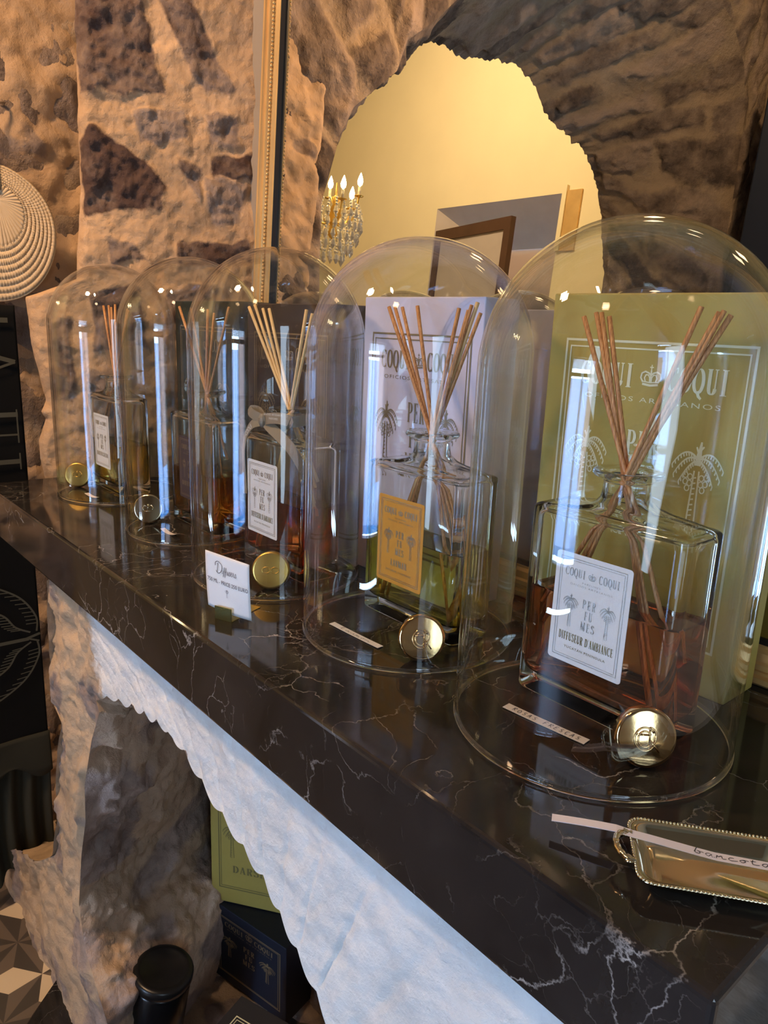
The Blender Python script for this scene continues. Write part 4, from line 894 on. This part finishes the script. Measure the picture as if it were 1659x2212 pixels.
CURS = {'l': [[(0, .1), (.35, .9), (.25, 1.5), (.1, .9), (.2, .05), (.5, .1)]], 'a': [[(.6, .7), (.3, .75), (.05, .35), (.3, 0), (.6, .6), (.6, .05), (.9, .1)]], 'u': [[(.0, .7), (.1, .1), (.4, .05), (.6, .7), (.62, .1), (.9, .1)]],
        'm': [[(.0, 0), (.1, .7), (.15, .3), (.3, .7), (.36, 0), (.45, .6), (.6, .7), (.65, 0), (.9, .1)]], 'n': [[(.0, 0), (.1, .7), (.2, .4), (.5, .7), (.55, .05), (.9, .1)]], 'b': [[(0, .2), (.3, 1.4), (.15, .8), (.1, .05), (.5, .1), (.5, .6), (.3, .6), (.9, .55)]],
        'c': [[(.6, .65), (.3, .7), (.1, .3), (.35, .0), (.9, .12)]], 'o': [[(.4, .7), (.1, .4), (.3, 0), (.6, .4), (.4, .7), (.9, .6)]], 't': [[(.3, 1.2), (.2, .1), (.8, .1)], [(.05, .8), (.55, .85)]], 'r': [[(.0, .1), (.2, .75), (.45, .6), (.45, .1), (.9, .12)]],
        'd': [[(.5, .6), (.2, .65), (.05, .3), (.3, 0), (.6, 1.3), (.55, .1), (.9, .12)]]}
def cursive(txt, x0, frac, hs, wd=.0004, y=-.22):
    def f(a, L, w):
        st = L*frac/len(txt); x = L*x0
        for c in txt: script(a, CURS[c], x, w*y, st, w*hs, wd); x += st
    return f
paper_strip('paper_strip', (-.3732, .1455), (-.2940, .1522), .0098, 'cream paper strip reading ROSAS FRESCAS inside the nearest dome', 'tape', .0004, rosas)
paper_strip('paper_strip', (-.6098, .1315), (-.5303, .1340), .0078, 'white paper name strip in the dome with the ochre labelled bottle', 'paper', .0004, cursive('laumon', .2, .62, .42))
paper_strip('paper_strip', (-1.052, .1365), (-1.0115, .1415), .008, 'curled paper name strip in the dome second from the left', 'tape', .004)
paper_strip('paper_strip', (-1.352, .1265), (-1.308, .1295), .008, 'small paper name strip in the farthest left dome', 'tape', .002)
paper_strip('paper_strip', (-.2450, .0405), (-.1275, .1190), .0075, 'long lilac white paper strip lying across the silver tray', 'strip', .0, cursive('bancotanr', .62, .42, .50, .0005),
            zs=[(0, .0095), (.15, .0118), (.28, .0135), (.40, .0120), (.7, .0065), (1, .006)], bow=-.0045)

# price card in its brass clip
r = empty('price_card_stand', (-.686, .0405, 0), math.atan2(.38, .92)); tag(r, 'white price card for diffusers in a small brass clip at the shelf front', 'price card')
mb = MB(); mb.box(-.0115, .0115, .0, .052, 0, .0010); mb.box(-.0115, .0115, -.0010, .0, 0, .0155); hb = mb.build('brass_clip', 'brass', r); bevel(hb, .0003)
mb = MB(); n = 16; vs = []
def card_pt(u, v):
    x = -.027+.0594*u+.004*(1-v)*(u-.5)*0-.0035*math.sin(PI*(1-v))*.0; z = .0085+.0630*v
    ang = math.radians(-4); y = .0022+.0045*math.sin(PI*u)*0+.007*(1-v)*(2*u-1)**2*.4-.004*v*(1-v)
    xr = x+.0035*(v-.5)*-1; return (xr*math.cos(ang)-(z-.012)*math.sin(ang)*0, y+.010*v*.35, z-.0150*(u-.5)*0+x*math.sin(ang)*1.6)
for j in range(n+1):
    for i in range(n+1): vs.append(card_pt(i/n, j/n))
mb.add(vs, [(j*(n+1)+i, j*(n+1)+i+1, (j+1)*(n+1)+i+1, (j+1)*(n+1)+i) for j in range(n) for i in range(n)], 0, True)
cd = mb.build('card', 'label_white', r, weld='keep'); so = cd.modifiers.new('thick', 'SOLIDIFY'); so.thickness = .0004
def ctr(u, v):
    p = card_pt(u/.0594, v/.0630); return (p[0], p[1]-.0007, p[2])
a = Art()
DIFF = [[(.30, .05), (.42, .95)], [(-.02, .62), (.02, .92), (.45, 1.08), (1.02, .80), (.98, .28), (.62, -.02), (.24, .04), (.14, .20)]]
script(a, DIFF, .0145, .0430, .0085, .0115, .00062)
small = {'i': [[(0, 0), (.05, .6), (.06, .05), (.4, .1)], [(.1, .85), (.12, .92)]], 'f': [[(-.15, -.5), (.1, .1), (.35, 1.15), (.5, 1.0), (.25, .3), (.0, -.6)], [(0, .4), (.5, .45)]], 'u': CURS['u'], 's': [[(0, 0), (.4, .75), (.55, .4), (.4, .0), (.1, .05)], [(.5, .1), (.8, .12)]],
         'e': [[(.0, .2), (.4, .55), (.25, .75), (.05, .3), (.3, 0), (.7, .12)]], 'r': CURS['r']}
x = .0240
for c in 'iffusers': script(a, small[c], x, .0435, .0032, .0062, .00036); x += {'i': .0016, 'f': .0022, 'u': .0029, 's': .0026, 'e': .0024, 'r': .0028}[c]
sans(a, '750 ML - PRICE 250 EURO', 0.0030, .0310, .0044, .0545, spacing=1.05)
palm(a, .030, .0180, .0270, .005, False)
a.build('card_print', 'ink', cd, tr=ctr)

# small tray, turned on the shelf
r = empty('serving_tray', (-.1560, .0850, 0), math.radians(38)); tag(r, 'small rectangular silver gilt tray with beaded rim and handles at the shelf front', 'tray')
tw, td = .047, .0285
def rrect(a, b, r_, z): return (z, rr_ring(a, b, r_, nc=8, ns=12))
mb = MB(); loft(mb, [rrect(tw-.010, td-.010, .006, .0005), rrect(tw-.006, td-.006, .007, .003), rrect(tw-.002, td-.002, .008, .009), rrect(tw, td, .009, .0110), rrect(tw+.0022, td+.0022, .0095, .0112), rrect(tw+.0028, td+.0028, .0095, .0120),
    rrect(tw, td, .009, .0122), rrect(tw-.0035, td-.0035, .0085, .0100), rrect(tw-.0075, td-.0075, .007, .0042), rrect(tw-.0110, td-.0110, .006, .0020)]); mb.build('dish', 'silver', r, weld=True)
mb = MB(); ring = rr_ring(tw+.0020, td+.0020, .0095, nc=8, ns=14); L = 0; pts3 = ring+[ring[0]]; acc = 0
for a_, b_ in zip(pts3, pts3[1:]):
    dl = math.hypot(b_[0]-a_[0], b_[1]-a_[1]); t_ = -acc
    while t_+.0023 <= dl:
        t_ += .0023; mb.ball((a_[0]+(b_[0]-a_[0])*t_/dl, a_[1]+(b_[1]-a_[1])*t_/dl, .0122), .00105, n=5)
    acc = dl-t_
mb.build('beaded_rim', 'silver', r)
for s in (-1, 1):
    mb = MB(); q = smoothpts([(s*(tw+.001), -.013, .012), (s*(tw+.006), -.0125, .0125), (s*(tw+.0105), -.007, .0135), (s*(tw+.012), 0, .014), (s*(tw+.0105), .007, .0135), (s*(tw+.006), .0125, .0125), (s*(tw+.001), .013, .012)], 5)
    mb.tube(q, [.0018+.0006*abs(math.sin(k*.9)) for k in range(len(q))], 8)
    for yy in (-.0125, .0125):
        for k in range(-2, 3): mb.ball((s*(tw+.004+.0008*abs(k)), yy+k*.0013, .0128), .0014, n=6, sc=(1.5, .8, .9))
    mb.build('handle', 'silver', r)

# ================================================================== LEFT WALL: HOOK, WOVEN FAN, BANNER
r = empty('wall_hook', (-1.96, .19, .76)); tag(r, 'bent wire hook in the stone wall above the woven fan', 'hook')
mb = MB()
mb.tube(smoothpts([(-.02, .012, .006), (.0, .012, .010), (.010, -.012, .002), (.018, -.030, .004), (.022, -.045, -.014), (.024, -.058, -.020), (.022, -.070, -.010), (.014, -.084, .010)], 6), .0026, 8); mb.build('wire', 'iron', r)
uu = Vector((.259, .966, 0)).normalized(); vv = Vector((0, 0, 1)); NF = Vector((.966, -.259, 0)); fc = Vector((-1.895, .137, .484))
r = empty('woven_fan', tuple(fc)); tag(r, 'round woven straw fan hanging from the hook on the left stone wall', 'hand fan')
mb = MB(); RF = .133; apx, apz = .018, .070; nth, nr_ = 360, 60; vs = []
nfv = NF.normalized()
for j in range(nr_+1):
    f = j/nr_
    for i in range(nth):
        th_ = 2*PI*i/nth; ex, ez = RF*math.cos(th_)*(1+.02*math.sin(3*th_)), RF*1.10*math.sin(th_); x = apx+(ex-apx)*f; z = apz+(ez-apz)*f
        if f < .45: h = .0022*math.sin(th_*44)*min(1, f*4)
        else:
            q = (f-.45)/.55*8; h = .0022*math.sin(2*PI*q)+.0012*math.sin(th_*110+(int(q) % 2)*PI)*abs(math.sin(PI*q))
            h += .0006*math.sin(th_*180)
        p = uu*(-x)*-1+vv*z+nfv*(h+.006*(1-f*f)); vs.append(p)
fs = [(j*nth+i, j*nth+(i+1) % nth, (j+1)*nth+(i+1) % nth, (j+1)*nth+i) for j in range(nr_) for i in range(nth)]
mb.add(vs, fs, 0, True); fo = mb.build('woven_disc', 'straw', r); so = fo.modifiers.new('thick', 'SOLIDIFY'); so.thickness = .003; so.offset = -1
mb = MB(); mb.tube([uu*.020+vv*.09+nfv*.012, uu*.010+vv*.225+nfv*.010], .006, 10); mb.build('handle', 'cane', r)
mb = MB(); mb.tube(smoothpts([uu*.010+vv*.215+nfv*.012, uu*.016+vv*.240+nfv*.014, uu*.008+vv*.248+nfv*.012, uu*.006+vv*.215+nfv*.012], 5), .0012, 6); mb.build('hanging_loop', 'cane', r)

r = empty('hanging_textile', (-1.72, .0, 0)); tag(r, 'black textile with pale palm and lettering hanging left of the shelf', 'textile')
def cloth(y0, y1a, y1b, z0, z1, name, mat, amp, fold, xo=0, ny=40, nz=60):
    mb = MB(); vs = []
    for j in range(nz+1):
        v = j/nz; z = z0+(z1-z0)*v; ye = y1a+(y1b-y1a)*v
        for i in range(ny+1):
            u = i/ny; y = y0+(ye-y0)*u; vs.append((xo+amp*math.sin(u*fold+1.2*math.sin(v*3))*(1-.3*v), y, z-.02*(1-v)**6*math.sin(u*9)))
    mb.add(vs, [(j*(ny+1)+i, j*(ny+1)+i+1, (j+1)*(ny+1)+i+1, (j+1)*(ny+1)+i) for j in range(nz) for i in range(ny)], 0, True)
    o = mb.build(name, mat, r, weld='keep'); s_ = o.modifiers.new('thick', 'SOLIDIFY'); s_.thickness = .003; return o
cloth(-.06, .127, .127, -.74, .330, 'black_panel', 'cloth', .002, 5)
cloth(-.06, .129, .128, -.745, -.650, 'faded_hem', 'cloth2', .003, 7, .006, nz=8)
cloth(-.06, .120, .126, -1.02, -.72, 'lower_fold', 'cloth2', .014, 26, -.012)
a = Art(); uu0 = -.02
# the print runs sideways: a palm lying with its crown to the right, lettering turned a quarter
T = lambda u, v: (.0045, u, v)
for s in (-1, 1):
    for (y_, z_, k) in ((.105, .085, 1), (.06, .055, .62)):
        outer = smoothpts([(.118-.03*(1-k)*1.2, -.405+s*.012, 0), (.116*k+.002, -.405+s*.05*k, 0), (.085*k-.004, -.405+s*.105*k, 0), (.02*k-.02, -.405+s*.150*k, 0), (-.08, -.405+s*.165*k, 0)], 10)
        a.stroke([(q.x, q.y) for q in outer], .004)
        for q in outer[6::2]: a.stroke([(q.x, q.y), (q.x-.024, q.y+s*.002)], .0022)
a.stroke([(-.1, -.405), (.10, -.408)], .008); a.stroke([(.09, -.408), (.125, -.400)], .006); a.stroke([(.10, -.408), (.122, -.418)], .004)
a.build('palm_print', 'cloth_print', r, tr=T); a = Art()
for z, y1 in ((.300, .110), (.105, .115), (.062, .112), (.004, .113)): a.stroke([(-.06, z), (y1, z)], .010 if z != .062 else .004)
for z in (.098, .062, .004): a.stroke([(.113, z-.018), (.113, z+.018)], .003)
a.stroke([(-.02, .255), (.118, .215)], .009); a.stroke([(-.02, .165), (.118, .215)], .005)
a.build('lettering_print', 'cloth_print', r, tr=T)

# ================================================================== THINGS ON THE HEARTH
r = empty('black_candle_jar', (-1.150, .120, -1.068)); r.rotation_euler = (math.radians(-6), math.radians(8), 0); tag(r, 'black glossy cylindrical jar standing at the hearth front', 'jar')
mb = MB(); mb.lathe([(.0005, 0), (.048, 0), (.053, .004), (.054, .02), (.054, .165), (.052, .171), (.0005, .171)], 64); mb.build('body', simple('gloss_black', (.006, .006, .007), .22), r, weld=True)
mb = MB(); mb.lathe([(.0005, .172), (.055, .172), (.056, .174), (.056, .188), (.053, .192), (.043, .193), (.041, .191), (.0005, .191)], 64); mb.build('lid', simple('lid_black', (.008, .008, .009), .3), r, weld=True)
hs = prism('hearth_slab', [(-1.437, .046), (-1.362, -.041), (-1.25, -.16), (-.5, -.16), (-.5, .03), (-1.25, .03), (-1.31, .052)], -1.098, -1.070, 'marble'); bevel(hs, .003)
tag(hs, 'black marble hearth slab with pale veins on the star tiled floor', 'hearth slab')

# ================================================================== CHANDELIER IN THE NEXT ROOM (seen in the mirror)
CH = Vector((-3.42, -1.335, 1.06)); r = empty('chandelier', tuple(CH)); tag(r, 'small crystal chandelier with lit candle bulbs seen in the mirror', 'chandelier')
mb = MB(); mb.tube([(0, 0, -.12), (0, 0, .16)], [.014, .006], 10); mb.lathe([(.002, .10), (.03, .08), (.012, .05), (.04, .0), (.015, -.06), (.03, -.10), (.002, -.13)], 24); mb.build('stem', 'gold_satin', r)
rnd = random.Random(3); RA = .125
for k in range(6):
    an = 2*PI*k/6+.35; cx_, cy_ = math.cos(an)*RA, math.sin(an)*RA; dz = .045*(k % 2)
    mb = MB(); mb.tube(smoothpts([(0, 0, -.02), (cx_*.4, cy_*.4, -.05), (cx_*.85, cy_*.85, -.01), (cx_, cy_, .05+dz)], 5), .005, 8); mb.lathe([(.002, 0), (.024, .006), (.026, .010), (.002, .006)], 20, mat=Matrix.Translation((cx_, cy_, .05+dz))); arm = mb.build('arm', 'gold_satin', r, weld=True)
    mb = MB(); mb.tube([(cx_, cy_, .056+dz), (cx_, cy_, .105+dz)], .008, 12); mb.build('candle_sleeve', 'candle', arm)
    mb = MB(); mb.lathe([(.0005, 0), (.012, .012), (.015, .028), (.009, .050), (.0005, .070)], 16, mat=Matrix.Translation((cx_, cy_, .105+dz))); mb.build('bulb', 'glow', arm, weld=True)
for tier, (rad, z, n_) in enumerate(((.145, .035, 22), (.15, -.02, 24), (.135, -.075, 22), (.11, -.13, 18), (.07, -.18, 12))):
    for k in range(n_):
        an = 2*PI*k/n_+tier*.3; mb = MB(); x, y = rad*math.cos(an), rad*math.sin(an); z1 = z-rnd.uniform(0, .02)
        for q in range(3): mb.ball((x*(1-.05*q), y*(1-.05*q), z1+.016*q), .0075, n=5)
        mb.lathe([(.0004, -.062), (.014, -.038), (.009, -.014), (.0004, -.006)], 6, mat=Matrix.Translation((x, y, z1)), smooth=False); mb.build('crystal_drop', 'crystal', r, weld=True)
